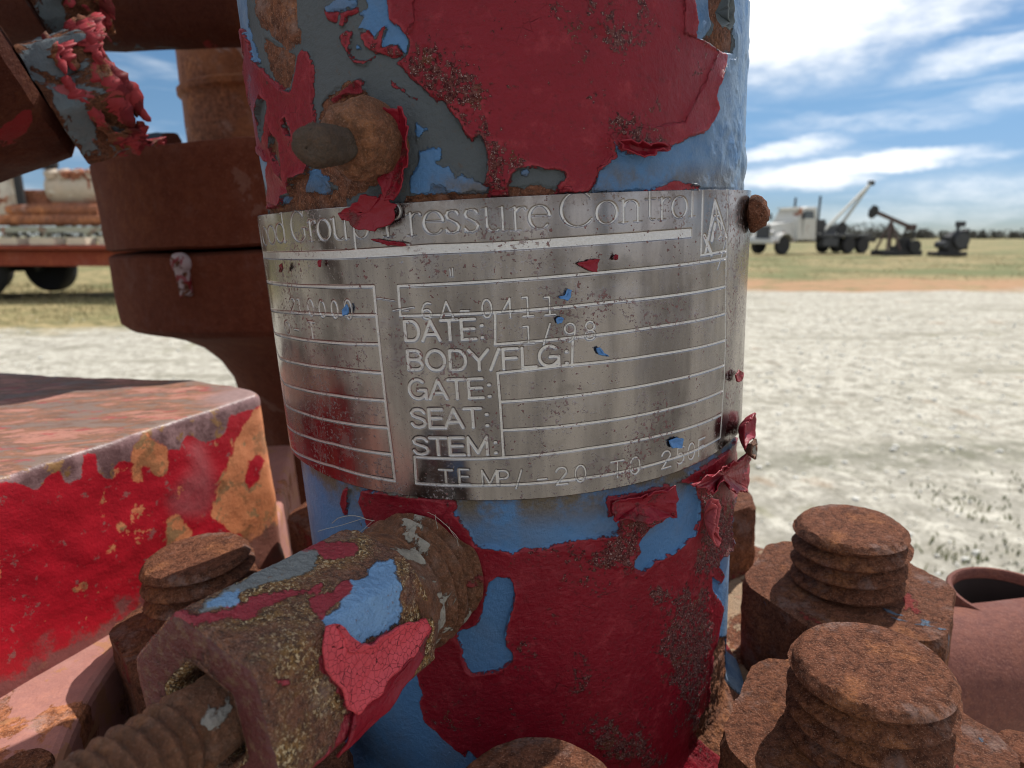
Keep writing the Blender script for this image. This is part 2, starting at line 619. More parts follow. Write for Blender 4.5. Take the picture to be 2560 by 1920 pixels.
def neck_material():
    m, n, bs = material('peeling_paint')
    P = n.coords(EQ)
    rc, rh = rust_color(n, P, 1.0, .35)
    e1 = n.math('MULTIPLY', n.math('SUBTRACT', n.noise(P, 30, 7, .74), .5), .042)
    e2 = n.math('MULTIPLY', n.math('SUBTRACT', n.noise(n.vmath('ADD', P, (5, 3, 1)), 24, 7, .74), .5), .050)
    e3 = n.math('MULTIPLY', n.math('SUBTRACT', n.noise(n.vmath('ADD', P, (1, 7, 4)), 20, 6, .65), .5), .060)
    sR, sB, sG, gr, dirt, fade = (n.attr(x) for x in ('sd_red', 'sd_blue', 'sd_grey', 'grit', 'dirt', 'fade'))
    sR = n.math('ADD', sR, e1)
    sB = n.math('ADD', sB, e2)
    sG = n.math('ADD', sG, e3)
    kR, kB, kG = (n.rng(x, -.0016, .0016) for x in (sR, sB, sG))
    # bare metal, primer, blue, red
    fine = n.noise(P, 110, 3, .6)
    med = n.noise(P, 5, 6, .6)
    grey = n.mix(med, (.052, .062, .070), (.085, .095, .103))
    grey = n.mix(n.rng(n.noise(P, 30, 4, .7), .60, .72, 0, .55), grey, (.085, .055, .04))
    col = n.mix(kG, rc, grey)
    blue = n.mix(n.noise(P, 4, 5, .6), (.040, .112, .245), (.085, .190, .355))
    blue = n.mix(n.rng(n.noise(P, 34, 5, .7), .63, .70, 0, .5), blue, (.05, .09, .13))
    stain = n.math('MULTIPLY', dirt, n.rng(n.noise(P, 8, 6, .65), .34, .60))
    blue = n.mix(stain, blue, n.mix(fine, (.055, .042, .025), (.15, .115, .08)))
    chalk = n.math('MULTIPLY', fade, n.rng(n.noise(P, 11, 6, .65), .3, .62))
    blue = n.mix(n.math('MULTIPLY', chalk, .75), blue, (.26, .33, .40))
    col = n.mix(kB, col, blue)
    red = n.mix(n.noise(P, 3.2, 5, .6), (.125, .0025, .009), (.205, .006, .016))
    red = n.mix(n.rng(n.noise(P, 38, 6, .75), .52, .70, 0, .6), red, (.075, .006, .010))
    red = n.mix(n.rng(n.noise(n.vmath('ADD', P, (6, 6, 1)), 12, 7, .75), .52, .68, 0, .45), red, (.30, .035, .045))
    ck = n.voro(n.vmath('ADD', P, n.vmath('SCALE', P, None)), 11, 'DISTANCE_TO_EDGE')
    ck = n.rng(n.math('ADD', ck, n.math('MULTIPLY', n.noise(P, 16, 4), .05)), .022, .032, 1, 0)
    ck = n.math('MULTIPLY', ck, n.rng(n.noise(n.vmath('ADD', P, (2, 8, 8)), 2.6, 4), .55, .62))
    red = n.mix(n.math('MULTIPLY', ck, .8), red, (.035, .004, .006))
    # crusty eruptions on the red
    gsd = n.math('ADD', gr, n.math('MULTIPLY', n.math('SUBTRACT', n.noise(P, 11, 6, .68), .5), .42))
    clus = n.math('ADD', gsd, .0)
    grain = n.noise(n.vmath('ADD', P, (2, 4, 6)), 62, 3, .72)
    dens = n.rng(clus, -.09, .06)
    sparse = n.rng(n.noise(n.vmath('ADD', P, (3, 9, 2)), 6.5, 7, .78, .6), .49, .62)
    dens = n.math('MAXIMUM', dens, n.math('MULTIPLY', sparse, .74))
    thr = n.lerp(dens, .78, .44)
    g = n.rng(n.math('SUBTRACT', grain, thr), -.012, .016)
    crust = n.mix(n.rng(n.noise(P, 95, 3, .7), .38, .62), (.060, .012, .014), (.20, .075, .065))
    crust = n.mix(n.rng(n.noise(P, 6, 4, .6), .52, .66, 0, .6), crust, (.19, .085, .035))
    glint_specks = n.rng(n.noise(P, 210, 2, .55), .60, .66)
    crust = n.mix(n.math('MULTIPLY', glint_specks, .8), crust, (.52, .38, .36))  # pale grains on the crust, painted in to read as white sparkle
    red = n.mix(n.math('MULTIPLY', g, .92), red, crust)
    redchalk = n.math('MULTIPLY', n.math('MULTIPLY', fade, .30), n.rng(n.noise(P, 20, 5, .7), .25, .75))
    red = n.mix(redchalk, red, (.30, .13, .14))
    # bright broken rim where the film turns up
    rim = n.math('MULTIPLY', n.rng(sR, .0, .014, 1, 0), kR)
    red = n.mix(n.math('MULTIPLY', rim, .35), red, (.33, .05, .06))
    col = n.mix(kR, col, red)
    n.put(bs.inputs['Base Color'], col)
    rgh = n.lerp(kG, .8, .62)
    rgh = n.lerp(kB, rgh, .42)
    rgh = n.lerp(kR, rgh, n.lerp(g, .38, .26))
    n.put(bs.inputs['Roughness'], rgh)
    bs.inputs['Specular IOR Level'].default_value = .22
    # relief
    h = n.math('MULTIPLY', n.math('SUBTRACT', 1.0, kG), n.math('MULTIPLY', rh, .9))
    h = n.math('ADD', h, n.math('MULTIPLY', n.noise(P, 24, 4, .6), .12))
    h = n.math('ADD', h, n.math('MULTIPLY', kG, .55))
    h = n.math('ADD', h, n.math('MULTIPLY', kB, .35))
    h = n.math('ADD', h, n.math('MULTIPLY', kR, .60))
    hg = n.math('MULTIPLY', n.math('MULTIPLY', g, kR), n.math('ADD', .25, n.math('MULTIPLY', n.noise(P, 130, 3, .7), 1.7)))
    h = n.math('ADD', h, hg)
    h = n.math('ADD', h, n.math('MULTIPLY', n.noise(P, 6, 3, .5), .35))
    h = n.math('ADD', h, n.math('MULTIPLY', n.noise(P, 48, 5, .72), .35))
    h = n.math('SUBTRACT', h, n.math('MULTIPLY', ck, n.math('MULTIPLY', kR, .5)))
    n.put(bs.inputs['Normal'], n.bump(h, .85, S * .022))
    return m


def plate_material():
    m, n, bs = material('etched_steel')
    P = n.coords(EQ)
    et, ln, st = (n.attr(x) for x in ('etch', 'line', 'stamp'))
    ke = n.rng(et, -.0015, .0022)
    kl = n.rng(ln, -.0012, .0018)
    ks = n.rng(st, -.0012, .0015)
    mk = n.math('MAXIMUM', ke, n.math('MAXIMUM', kl, ks))
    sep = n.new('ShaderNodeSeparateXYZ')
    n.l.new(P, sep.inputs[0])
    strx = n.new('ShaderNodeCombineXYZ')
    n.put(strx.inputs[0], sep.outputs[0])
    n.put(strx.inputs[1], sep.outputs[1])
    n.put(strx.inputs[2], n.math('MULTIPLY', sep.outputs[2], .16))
    refl_streaks = n.noise(strx.outputs[0], 9, 5, .6)
    base = n.mix(n.rng(refl_streaks, .3, .7), (.165, .153, .158), (.310, .288, .289))  # upright pale and dark streaks painted into the steel in place of reflections
    base = n.mix(n.rng(n.noise(P, 3.6, 6, .65), .50, .70, 0, .5), base, (.085, .075, .072))
    # grime and paint specks
    fr_ = n.noise(P, 150, 2, .6)
    cl_ = n.rng(n.noise(P, 4.2, 5, .6), .50, .62)
    spk = n.math('MULTIPLY', n.rng(n.noise(P, 75, 3, .7), .565, .60), cl_)
    spk2 = n.math('MULTIPLY', n.rng(n.noise(n.vmath('ADD', P, (8, 2, 3)), 60, 2, .6), .668, .69), n.rng(n.noise(P, 3, 3, .6), .42, .5))
    sp_ = n.math('MAXIMUM', spk, spk2)
    base = n.mix(mk, base, n.mix(fr_, (.42, .41, .405), (.62, .605, .60)))
    base = n.mix(n.math('MULTIPLY', sp_, .9), base, n.mix(n.noise(P, 20, 2), (.05, .02, .016), (.20, .06, .055)))
    edge = n.math('MULTIPLY', n.attr('grime'), n.rng(n.noise(P, 12, 6, .7), .36, .6))
    base = n.mix(n.math('MULTIPLY', edge, .8), base, (.10, .065, .045))
    n.put(bs.inputs['Base Color'], base)
    n.put(bs.inputs['Metallic'], n.math('SUBTRACT', 1.0, n.math('MAXIMUM', sp_, n.math('MULTIPLY', edge, .7))))
    r = n.lerp(n.noise(strx.outputs[0], 16, 6, .65), .10, .26)
    r = n.lerp(n.rng(n.noise(P, 8, 6, .65), .45, .7), r, .36)
    r = n.lerp(mk, r, .5)
    r = n.lerp(sp_, r, .6)
    n.put(bs.inputs['Roughness'], r)
    h1 = n.bump(n.noise(strx.outputs[0], 3.6, 2, .4), .30, S * .06)
    h = n.math('MULTIPLY', n.math('MAXIMUM', ke, kl), -1.0)
    h = n.math('ADD', h, n.math('MULTIPLY', ks, -.9))
    h = n.math('ADD', h, n.math('MULTIPLY', n.math('MULTIPLY', mk, n.noise(P, 170, 2, .6)), .35))
    h = n.math('ADD', h, n.math('MULTIPLY', sp_, 1.2))
    h = n.math('ADD', h, n.math('MULTIPLY', n.rng(n.noise(P, 130, 2, .5), .66, .72), .25))
    n.put(bs.inputs['Normal'], n.bump(h, .6, S * .005, h1))
    return m


# ------------------------------------------------------------------ the painted neck
def zp(off, sc, pts):
    """outline points read in an enlarged view -> (azimuth, height) on the neck"""
    return [on_cyl(off[0] + x / sc, off[1] + y / sc) for x, y in pts]


Z1 = lambda *p: zp((600, 0), 2.963, p)
Z2 = lambda *p: zp((1200, 0), 2.963, p)
Z3 = lambda *p: zp((1200, 860), 2.963, p)
Z4 = lambda *p: zp((1100, 1360), 2.765, p)
Z5 = lambda *p: zp((500, 1300), 2.676, p)
Z6 = lambda *p: zp((620, 860), 3.318, p)

A_LO, A_HI = R_(-176), R_(-4)
u_f = np.linspace(A_LO, A_HI, 1040)
v_f = np.linspace(-2.30, 1.25, 1050)
NF = Field(u_f, v_f)
red, blue, grey, grit, dirt = (NF.blank() for _ in range(5))

# blue film: patches above the plate, everything below it
for p in (Z1((-90, -80), (40, -80), (60, 60), (65, 210), (115, 350), (150, 470), (100, 440), (80, 330), (40, 215), (30, 480), (-60, 480)),
          Z1((620, 40), (700, -5), (870, -5), (860, 40), (790, 75), (660, 100), (620, 80)),
          Z1((900, -60), (1300, -60), (1300, 60), (1300, 160), (1290, 200), (1245, 260), (1260, 330), (1230, 415), (1190, 380), (1170, 330), (1060, 350), (1090, 210), (1050, 220), (1000, 260), (960, 235), (870, 215), (920, 130), (890, 100), (950, 60)),
          Z1((1290, 890), (1330, 930), (1370, 950), (1350, 1000), (1310, 1050), (1300, 950)),
          Z1((1330, 1120), (1440, 1090), (1480, 1110), (1480, 1170), (1450, 1200), (1500, 1235), (1550, 1240), (1590, 1290), (1590, 1330), (1640, 1285), (1780, 1350), (1850, 1380), (1830, 1440), (1600, 1430), (1440, 1440), (1270, 1430), (1250, 1300), (1310, 1230)),
          Z1((520, 1260), (600, 1250), (680, 1380), (660, 1440), (490, 1420)),
          Z1((330, 1450), (400, 1460), (350, 1510), (310, 1500)),
          Z1((130, 1080), (190, 1120), (220, 1200), (215, 1480), (170, 1300)),
          Z1((860, 340), (880, 330), (885, 355), (865, 362)),
          Z2((300, 1265), (345, 1255), (375, 1275), (350, 1300), (310, 1295)),
          Z2((610, 1400), (660, 1390), (670, 1420), (610, 1435)),
          Z2((840, 1420), (880, 1240), (1000, 1130), (940, 1000), (1500, 900), (1650, 600), (1750, 380), (1500, 250), (1500, -80), (2300, -80), (2300, 1440), (1620, 1440))):
    NF.poly(blue, p)
NF.poly(blue, [(A_LO - 1, -.84), (A_HI + 1, -.84), (A_HI + 1, -2.6), (A_LO - 1, -2.6)])
for p in (Z2((1690, -80), (1700, 110), (1712, 190), (1660, 260), (1640, 300), (1700, 350), (1780, 395), (1880, 390), (1885, 280), (1860, 130), (1820, -80)),
          Z4((1905, 650), (1985, 640), (2030, 700), (2030, 1600), (1780, 1600), (1700, 1450), (1710, 1320), (1790, 1240), (1825, 1100), (1850, 800))):
    NF.poly(blue, p, -1)

# grey primer: all of it but the rusted places
NF.poly(grey, [(A_LO - 1, -2.6), (A_HI + 1, -2.6), (A_HI + 1, 1.6), (A_LO - 1, 1.6)])
for p in (Z1((70, -80), (415, -80), (410, 190), (440, 230), (430, 310), (350, 380), (280, 320), (200, 250), (120, 150)),
          Z1((170, 280), (330, 370), (390, 420), (380, 520), (350, 640), (300, 650), (230, 560), (190, 430)),
          Z1((375, 1320), (500, 1290), (530, 1250), (680, 1400), (760, 1400), (780, 1560), (150, 1580), (215, 1500), (300, 1530), (390, 1440)),
          Z1((1230, 1460), (1410, 1430), (1430, 1375), (1510, 1385), (1540, 1435), (1590, 1425), (1640, 1440), (1720, 1410), (1800, 1440), (1860, 1440), (1860, 1520), (1200, 1550)),
          Z1((235, 960), (300, 1080), (320, 1200), (330, 1330), (280, 1260), (230, 1100)),
          Z1((320, 900), (350, 875), (370, 930), (385, 1010), (340, 980)),
          Z1((130, 1220), (175, 1440), (215, 1560), (140, 1560), (110, 1300)),
          Z1((600, 780), (720, 650), (860, 590), (900, 640), (920, 700), (1190, 900), (1150, 1300), (800, 1480), (560, 1250)),
          Z2((1700, -80), (1712, 130), (1745, 180), (1730, 240), (1650, 300), (1780, 385), (1875, 385), (1880, 280), (1855, 130), (1820, -80)),
          Z2((-80, 1480), (-20, 1430), (60, 1440), (220, 1400), (300, 1395), (420, 1360), (560, 1390), (640, 1400), (660, 1440), (600, 1480), (-80, 1520)),
          Z4((1905, 650), (1985, 640), (2030, 700), (2030, 1600), (1780, 1600), (1700, 1450), (1710, 1320), (1790, 1240), (1825, 1100), (1850, 800))):
    NF.poly(grey, p, -1)

# red top coat
red_add = [
    Z2((-110, -80), (-105, 0), (-100, 60), (-85, 130), (-60, 190), (40, 260), (60, 330), (40, 400), (-40, 440), (-65, 460), (-20, 490), (60, 570), (130, 640), (200, 700), (255, 745), (300, 745),
       (360, 820), (400, 880), (440, 930), (480, 1010), (515, 1040), (580, 1005), (610, 1080), (630, 1150), (640, 1250), (635, 1330)) and
    zp((600, 0), 2.963, [(1095, -80), (1095, 0), (1105, 60), (1115, 150), (1190, 200), (1240, 260), (1260, 330), (1240, 400), (1180, 435), (1135, 462), (1180, 490), (1260, 570), (1330, 640), (1400, 700), (1460, 745), (1500, 745),
                         (1560, 820), (1600, 880), (1640, 930), (1680, 1010), (1715, 1040), (1780, 1005), (1810, 1080), (1830, 1150), (1835, 1250), (1820, 1330), (1800, 1370), (1850, 1390), (1838, 1460), (2010, 1455),
                         (2480, 1430), (2580, 1425), (2620, 1380), (2650, 1300), (2660, 1260), (2720, 1215), (2775, 1165), (2752, 1060), (2790, 1105), (2860, 1138), (2980, 1142), (3120, 1112), (3260, 1052), (3340, 1012),
                         (3430, 980), (3470, 920), (3500, 850), (3510, 810), (3500, 720), (3520, 640), (3550, 540), (3580, 480), (3595, 410), (3570, 390), (3480, 350), (3420, 300), (3380, 280), (3370, 240), (3385, 170), (3370, 130), (3360, 50), (3345, 0), (3345, -80)]),
    Z1((30, 210), (60, 250), (80, 330), (110, 440), (180, 510), (240, 600), (300, 640), (345, 670), (380, 680), (400, 600), (410, 500), (425, 400), (460, 360), (500, 380), (535, 450), (540, 600), (535, 780), (545, 820), (560, 1000),
       (490, 1150), (515, 1230), (500, 1290), (390, 1320), (375, 1360), (390, 1430), (330, 1450), (300, 1530), (215, 1550), (215, 1350), (230, 1200), (140, 1130), (110, 1000), (90, 850), (60, 700), (40, 560), (46, 450), (25, 280)),
    Z1((620, 80), (690, 85), (720, 100), (700, 170), (640, 150)), Z1((730, 90), (780, 80), (870, 60), (860, 90), (790, 130), (770, 200), (740, 190), (745, 130)),
    Z1((745, 270), (790, 230), (830, 250), (825, 330), (800, 400), (850, 445), (900, 458), (990, 425), (930, 482), (850, 468), (800, 410), (760, 330)),
    Z1((890, 240), (960, 230), (1010, 290), (1060, 210), (1085, 200), (1060, 290), (1060, 360), (1120, 350), (1170, 330), (1210, 410), (1150, 440), (1040, 400), (1000, 390), (930, 350)),
    Z1((1120, 600), (1150, 635), (1210, 650), (1240, 690), (1310, 735), (1250, 725), (1200, 670), (1130, 645)),
    Z1((660, 730), (790, 650), (860, 600), (915, 600), (920, 690), (800, 700), (690, 760)),
    Z2((1170, 1425), (1300, 1390), (1415, 1340), (1500, 1362), (1590, 1382), (1590, 1405), (1200, 1430)),
    # below the plate
    Z3((-500, 1420), (-230, 1440), (-60, 1480), (0, 1495), (100, 1500), (230, 1545), (330, 1510), (450, 1510), (560, 1480), (720, 1440), (920, 1420), (1040, 1370), (1020, 1340), (1020, 1250), (950, 1275), (930, 1200), (930, 1130), (1150, 1090),
       (1390, 1030), (1385, 1090), (1370, 1260), (1330, 1320), (1240, 1360), (1160, 1470), (1175, 1530), (1130, 1600), (1150, 1665), (1190, 1690), (1220, 1659), (1280, 1605), (1400, 1545), (1500, 1480), (1580, 1400), (1610, 1300), (1620, 1180), (1580, 1100),
       (1560, 1030), (1450, 1020), (1560, 950), (1700, 870), (1900, 700), (1990, 760), (1990, 850), (1900, 980), (1870, 1100), (1835, 1200), (1815, 1350), (1845, 1510), (1760, 1570), (1750, 1640), (1790, 1710), (1770, 1770), (1690, 1710), (1700, 1810),
       (1790, 1950), (1775, 2050), (1735, 2200), (1720, 2300), (1705, 2500), (1690, 2680), (1600, 2760), (1600, 2900), (1700, 3050), (1700, 3300), (-900, 3300), (-900, 2700), (-560, 2600)),
]
for p in red_add:
    NF.poly(red, p)
for p in (Z1((170, 720), (210, 760), (215, 900), (205, 1000), (190, 1070), (150, 1000), (135, 850)), Z1((320, 900), (350, 875), (370, 930), (385, 1010), (340, 980)),
          Z1((235, 960), (300, 1080), (320, 1200), (330, 1330), (280, 1260), (230, 1100)),
          Z2((215, 1380), (235, 1290), (290, 1245), (400, 1235), (480, 1260), (560, 1255), (620, 1270), (640, 1310), (600, 1345), (575, 1380), (580, 1430), (480, 1480), (220, 1480)),
          Z4((330, 290), (350, 250), (400, 225), (470, 230), (505, 260), (515, 320), (510, 400), (470, 530), (450, 620), (460, 700), (505, 740), (500, 790), (440, 840), (380, 870), (230, 890), (190, 860), (160, 760), (155, 690), (120, 640), (130, 600), (250, 560), (300, 450), (310, 380)),
          # blue showing left of the lower red film
          Z5((900, 900), (1340, 900), (1440, 985), (1500, 1160), (1480, 1210), (1510, 1340), (1600, 1430), (1700, 1530), (1770, 1580), (1800, 1540), (1860, 1600), (1860, 1900), (600, 1900))):
    NF.poly(red, p, -1)
for p in (Z6((770, 1300), (820, 1190), (850, 1200), (840, 1300), (830, 1410), (800, 1420)), Z6((930, 1300), (960, 1210), (1100, 1210), (1340, 1250), (1730, 1300), (1740, 1360), (1700, 1390), (1780, 1470), (1850, 1560), (1870, 1640), (1950, 1800), (1500, 1900), (1000, 1500))):
    NF.poly(red, p)

# crusty ground on the red, soft edged
for p in (Z1((1260, 330), (1500, 290), (1700, 560), (1800, 700), (1700, 850), (1780, 1000), (1840, 1150), (1900, 1200), (2074, 1250), (2074, 1440), (1850, 1440), (1830, 1200), (1700, 1030), (1600, 880), (1280, 560), (1140, 460), (1200, 420)),
          Z2((-40, 950), (60, 1000), (180, 1150), (220, 1440), (20, 1440)), Z2((960, 950), (1000, 820), (1150, 800), (1250, 880), (1250, 960), (1380, 1060), (1300, 1130), (1100, 1120), (1000, 1040)),
          Z2((820, 100), (920, 80), (980, 240), (1100, 280), (1180, 330), (1050, 330), (900, 290), (830, 220)),
          Z3((1020, 1250), (1370, 1260), (1300, 1360), (1150, 1480), (1150, 1640), (1050, 1690), (800, 1640), (550, 1520), (900, 1430)), Z3((1580, 1100), (1850, 1100), (1850, 1500), (1780, 1700), (1560, 1700), (1640, 1400)),
          Z4((1450, 280), (1850, 300), (1880, 600), (1800, 1000), (1750, 1250), (1600, 1000), (1500, 700), (1550, 400)), Z4((950, 880), (1030, 880), (1060, 1000), (1000, 1040), (950, 960)),
          Z1((740, 260), (800, 220), (1210, 340), (1200, 430), (1000, 400)), Z4((1000, 1250), (1400, 1280), (1500, 1500), (1100, 1500))):
    NF.poly(grit, p)
# dirt where water stands: above and below the plate
U, V = NF.U, NF.V
dirt = np.maximum(smooth01(1 - np.abs(V + .90) / .16) * 1.0, smooth01(1 - np.abs(V - .10) / .09) * .8)
dirt = np.maximum(dirt, .30 * smooth01((fbm(U, V, 3.0) + .1) * 4))
fade = smooth01((U - R_(-66)) / R_(44)) * .9 * (V > -.3) + .75 * smooth01((R_(-140) - U) / R_(16)) * 1.0 + .8 * smooth01((U - R_(-36)) / R_(14)) * (V <= -.3)
fade = np.clip(fade, 0, 1)

rag = fbm(U, V, 13, 4, .55) * .045
thick = lambda sd, w=.006: smooth01((sd + rag * .6) / w + .5)
curl = np.clip(fbm(U, V, 5.5, 3) * 3.2 + .25, 0, 1)
hR = thick(red) * .010 + np.where(red > -.004, np.exp(-np.clip(red, 0, 1) / .020) * curl * .016, 0) * thick(red)
hB = thick(blue) * .006
hG = thick(grey) * .005
blist = np.where(blue > .02, np.clip(fbm(U, V, 11, 3) * 2, 0, 1) * .014, 0) * smooth01((.48 - np.abs(V - .25)) * 6) * smooth01((U - R_(-62)) / R_(10))
crust_h = np.clip(-grey / .03, 0, 1) * (fbm(U, V, 16, 5, .6) * .030 + .004)
low = fbm(U, V, 2.6, 3) * .004
h = hG + hB + hR + blist * (red < 0) + crust_h + low + thick(red) * np.clip(grit / .03 + fbm(U, V, 22, 4, .65) * 2.2, 0, 1) * (fbm(U, V, 60, 2) * .010 + .004)
rad = 1.0 - .010 + h + .10 * smooth01((-2.12 - V) / .18) ** 2
P = np.stack([rad * np.cos(U), rad * np.sin(U), V], -1)

M_NECK = neck_material()
neck = Thing('painted_neck', 'upright steel neck with peeling red and blue paint, in the middle behind the metal plate', 'valve neck', (0, 0, -2.3))
me = grid_mesh('front_casing', (P - neck.base) * S, M_NECK)
for nm, a in (('sd_red', red), ('sd_blue', blue), ('sd_grey', grey), ('grit', grit), ('dirt', dirt), ('fade', fade)):
    set_attr(me, nm, a)
# the unseen back closes the same casing
bm = bmesh.new()
bm.from_mesh(me)
lay = {k: bm.verts.layers.float[k] for k in ('sd_red', 'sd_blue', 'sd_grey', 'grit', 'dirt', 'fade')}
ub = np.linspace(A_HI, A_LO + 2 * math.pi, 60)
vb = np.linspace(-2.30, 1.25, 30)
rows = []
for z in vb:
    row = []
    for a in ub:
        rr = 0.998 + .10 * smooth01((-2.12 - z) / .18) ** 2
        v = bm.verts.new(((np.array([rr * math.cos(a), rr * math.sin(a), z]) - neck.base) * S).tolist())
        for k, x in (('sd_red', .1 if math.sin(a * 3 + z * 2) > -.2 else -.1), ('sd_blue', .1), ('sd_grey', .1), ('grit', -.1), ('fade', .6)):
            v[lay[k]] = x
        row.append(v)
    rows.append(row)
for i in range(29):
    for j in range(59):
        f = bm.faces.new((rows[i][j], rows[i][j + 1], rows[i + 1][j + 1], rows[i + 1][j]))
        f.smooth = True
bm.to_mesh(me)
bm.free()
o = bpy.data.objects.new('casing', me)
COL.objects.link(o)
o.parent = neck.o
fl_prof = densify([(.9, -2.35), (2.04, -2.35), (2.12, -2.38), (2.16, -2.46), (2.16, -3.0), (1.9, -3.05)], .05)
v_, f_ = lathe(fl_prof, 200, bump=.018, bscale=3)
neck.part('flange', v_, f_, M_FLANGE, angle=35)
v_, f_ = lathe(densify([(1.9, -3.02), (1.75, -3.6), (1.75, -6.0), (2.3, -6.3), (2.3, -7.4), (1.2, -7.6)], .3), 64)
neck.part('body', v_, f_, M_HUB, angle=35)
v_, f_ = lathe([(.985, 1.22), (.9, 1.25), (.02, 1.25)], 64)
neck.part('top_face', v_, f_, M_HUB)
v_, f_ = lathe([(.9, -3.02), (.9, -15.5)], 64)
neck.part('stem_pipe', v_, f_, M_HUB)


def star_flake(thing, name, outline, mat, lift, r0=1.004, parent=None, thick_=.004, dense=.009, seed=0, bend=None, label=None):
    """a loose scale of paint: outline in (azimuth, height), standing off the neck by lift(s, a) towards its rim"""
    pts = []
    n = len(outline)
    for i in range(n):
        a, b = np.array(outline[i]), np.array(outline[(i + 1) % n])
        k = max(1, int(np.linalg.norm(b - a) / dense))
        for j in range(k):
            pts.append(a + (b - a) * j / k)
    pts = np.array(pts)
    jit = np.array([[mnoise.noise(Vector((p[0] * 24, p[1] * 24, seed + w))) + .8 * mnoise.noise(Vector((p[0] * 75, p[1] * 75, seed + w))) for w in (0, 7)] for p in pts])
    pts = pts + jit * (.013 if dense > .008 else .005)
    c = pts.mean(0)
    V, F = [], []
    ks = (1, .94, .86, .74, .6, .45, .3, .15)
    m = len(pts)
    for k in ks:
        for p in pts:
            q = c + (p - c) * k
            r = r0 + lift(k, q) + .006 * mnoise.fractal(Vector((q[0] * 20, q[1] * 20, seed + 3)), 1, 2, 3)
            V.append((r * math.cos(q[0]), r * math.sin(q[0]), q[1]))
    V.append(((r0 + lift(0, c)) * math.cos(c[0]), (r0 + lift(0, c)) * math.sin(c[0]), c[1]))
    for i in range(len(ks) - 1):
        for j in range(m):
            k2 = (j + 1) % m
            F.append((i * m + j, i * m + k2, (i + 1) * m + k2, (i + 1) * m + j))
    i = len(ks) - 1
    F += [(i * m + j, i * m + (j + 1) % m, len(V) - 1) for j in range(m)]
    o = thing.part(name, V, F, mat, angle=60, label=label)
    md = o.modifiers.new('film', 'SOLIDIFY')
    md.thickness = thick_ * S
    md.offset = 0
    return o


star_flake(neck, 'paint_flake', Z1((1120, 820), (1250, 805), (1270, 880), (1300, 950), (1285, 1020), (1300, 1150), (1305, 1220), (1250, 1290), (1240, 1400), (1215, 1470), (1130, 1480), (1100, 1350), (1130, 1230), (1160, 1100), (1165, 1000), (1150, 900)), M_REDF,
           lambda k, q: .02 + .03 * k ** 3, seed=1)
star_flake(neck, 'paint_flake', zp((620, 460), 3.318, [(835, 235), (870, 290), (930, 330), (1080, 390), (1150, 380), (1220, 330), (1290, 280), (1275, 200), (1240, 130), (1180, 90), (1050, 110), (950, 160)]), M_REDF,
           lambda k, q: .036 + .010 * k ** 3, seed=2)
star_flake(neck, 'paint_flake', Z2((1690, -80), (1700, 110), (1712, 190), (1660, 255), (1700, 250), (1740, 200), (1750, 120), (1740, -80)), M_GREYF, lambda k, q: .01 + .05 * k, seed=3)
star_flake(neck, 'paint_flake', Z3((1810, 560), (1880, 500), (1930, 560), (1925, 640), (1900, 690), (1850, 690), (1800, 750), (1790, 690)), M_REDF, lambda k, q: .03 + .05 * k * k, seed=4)
star_flake(neck, 'paint_flake', Z3((1830, 720), (1890, 735), (1940, 715), (1925, 800), (1890, 840), (1830, 800)), M_FIT, lambda k, q: .05 + .04 * k * k, seed=5)
star_flake(neck, 'paint_flake', Z3((1450, 1010), (1560, 950), (1700, 880), (1850, 790), (1905, 820), (1925, 900), (1890, 980), (1870, 1080), (1740, 1060), (1690, 980), (1640, 1020), (1600, 1090), (1560, 1030)), M_REDF, lambda k, q: .015 + .05 * k * k, seed=6)
star_flake(neck, 'paint_flake', Z3((930, 1130), (1150, 1085), (1390, 1025), (1385, 1090), (1370, 1250), (1290, 1260), (1180, 1290), (1020, 1250), (950, 1275)), M_REDF, lambda k, q: .012 + .035 * k ** 3, seed=7)
star_flake(neck, 'paint_flake', Z3((1590, 1110), (1630, 1180), (1620, 1300), (1610, 1400), (1640, 1470), (1660, 1420), (1640, 1300), (1660, 1200), (1640, 1120)), M_PINKF, lambda k, q: .015 + .05 * k ** 2, seed=8)
star_flake(neck, 'paint_flake', Z2((985, 1060), (1010, 1105), (1080, 1140), (1200, 1148), (1340, 1118), (1330, 1080), (1200, 1080), (1060, 1050)), M_REDF, lambda k, q: .008 + .03 * k ** 4, seed=9)

# ------------------------------------------------------------------ nameplate
PR = 1.016
ZT, ZB = .071, -.887
au0, au1 = R_(-171), R_(-12)
pu = np.linspace(au0 * PR, au1 * PR, 1420)
pv = np.linspace(ZB, ZT, 560)
PF = Field(pu, pv)
etch, line, stamp = (np.full(PF.U.shape, -.05) for _ in range(3))


def pp(px, py):
    a, z = on_cyl(px, py, PR)
    return np.array([a * PR, z])


def poly_line(A, pts, w):
    Q = [pp(*p) for p in pts]
    for a, b in zip(Q[:-1], Q[1:]):
        PF.stroke(A, a, b, w)


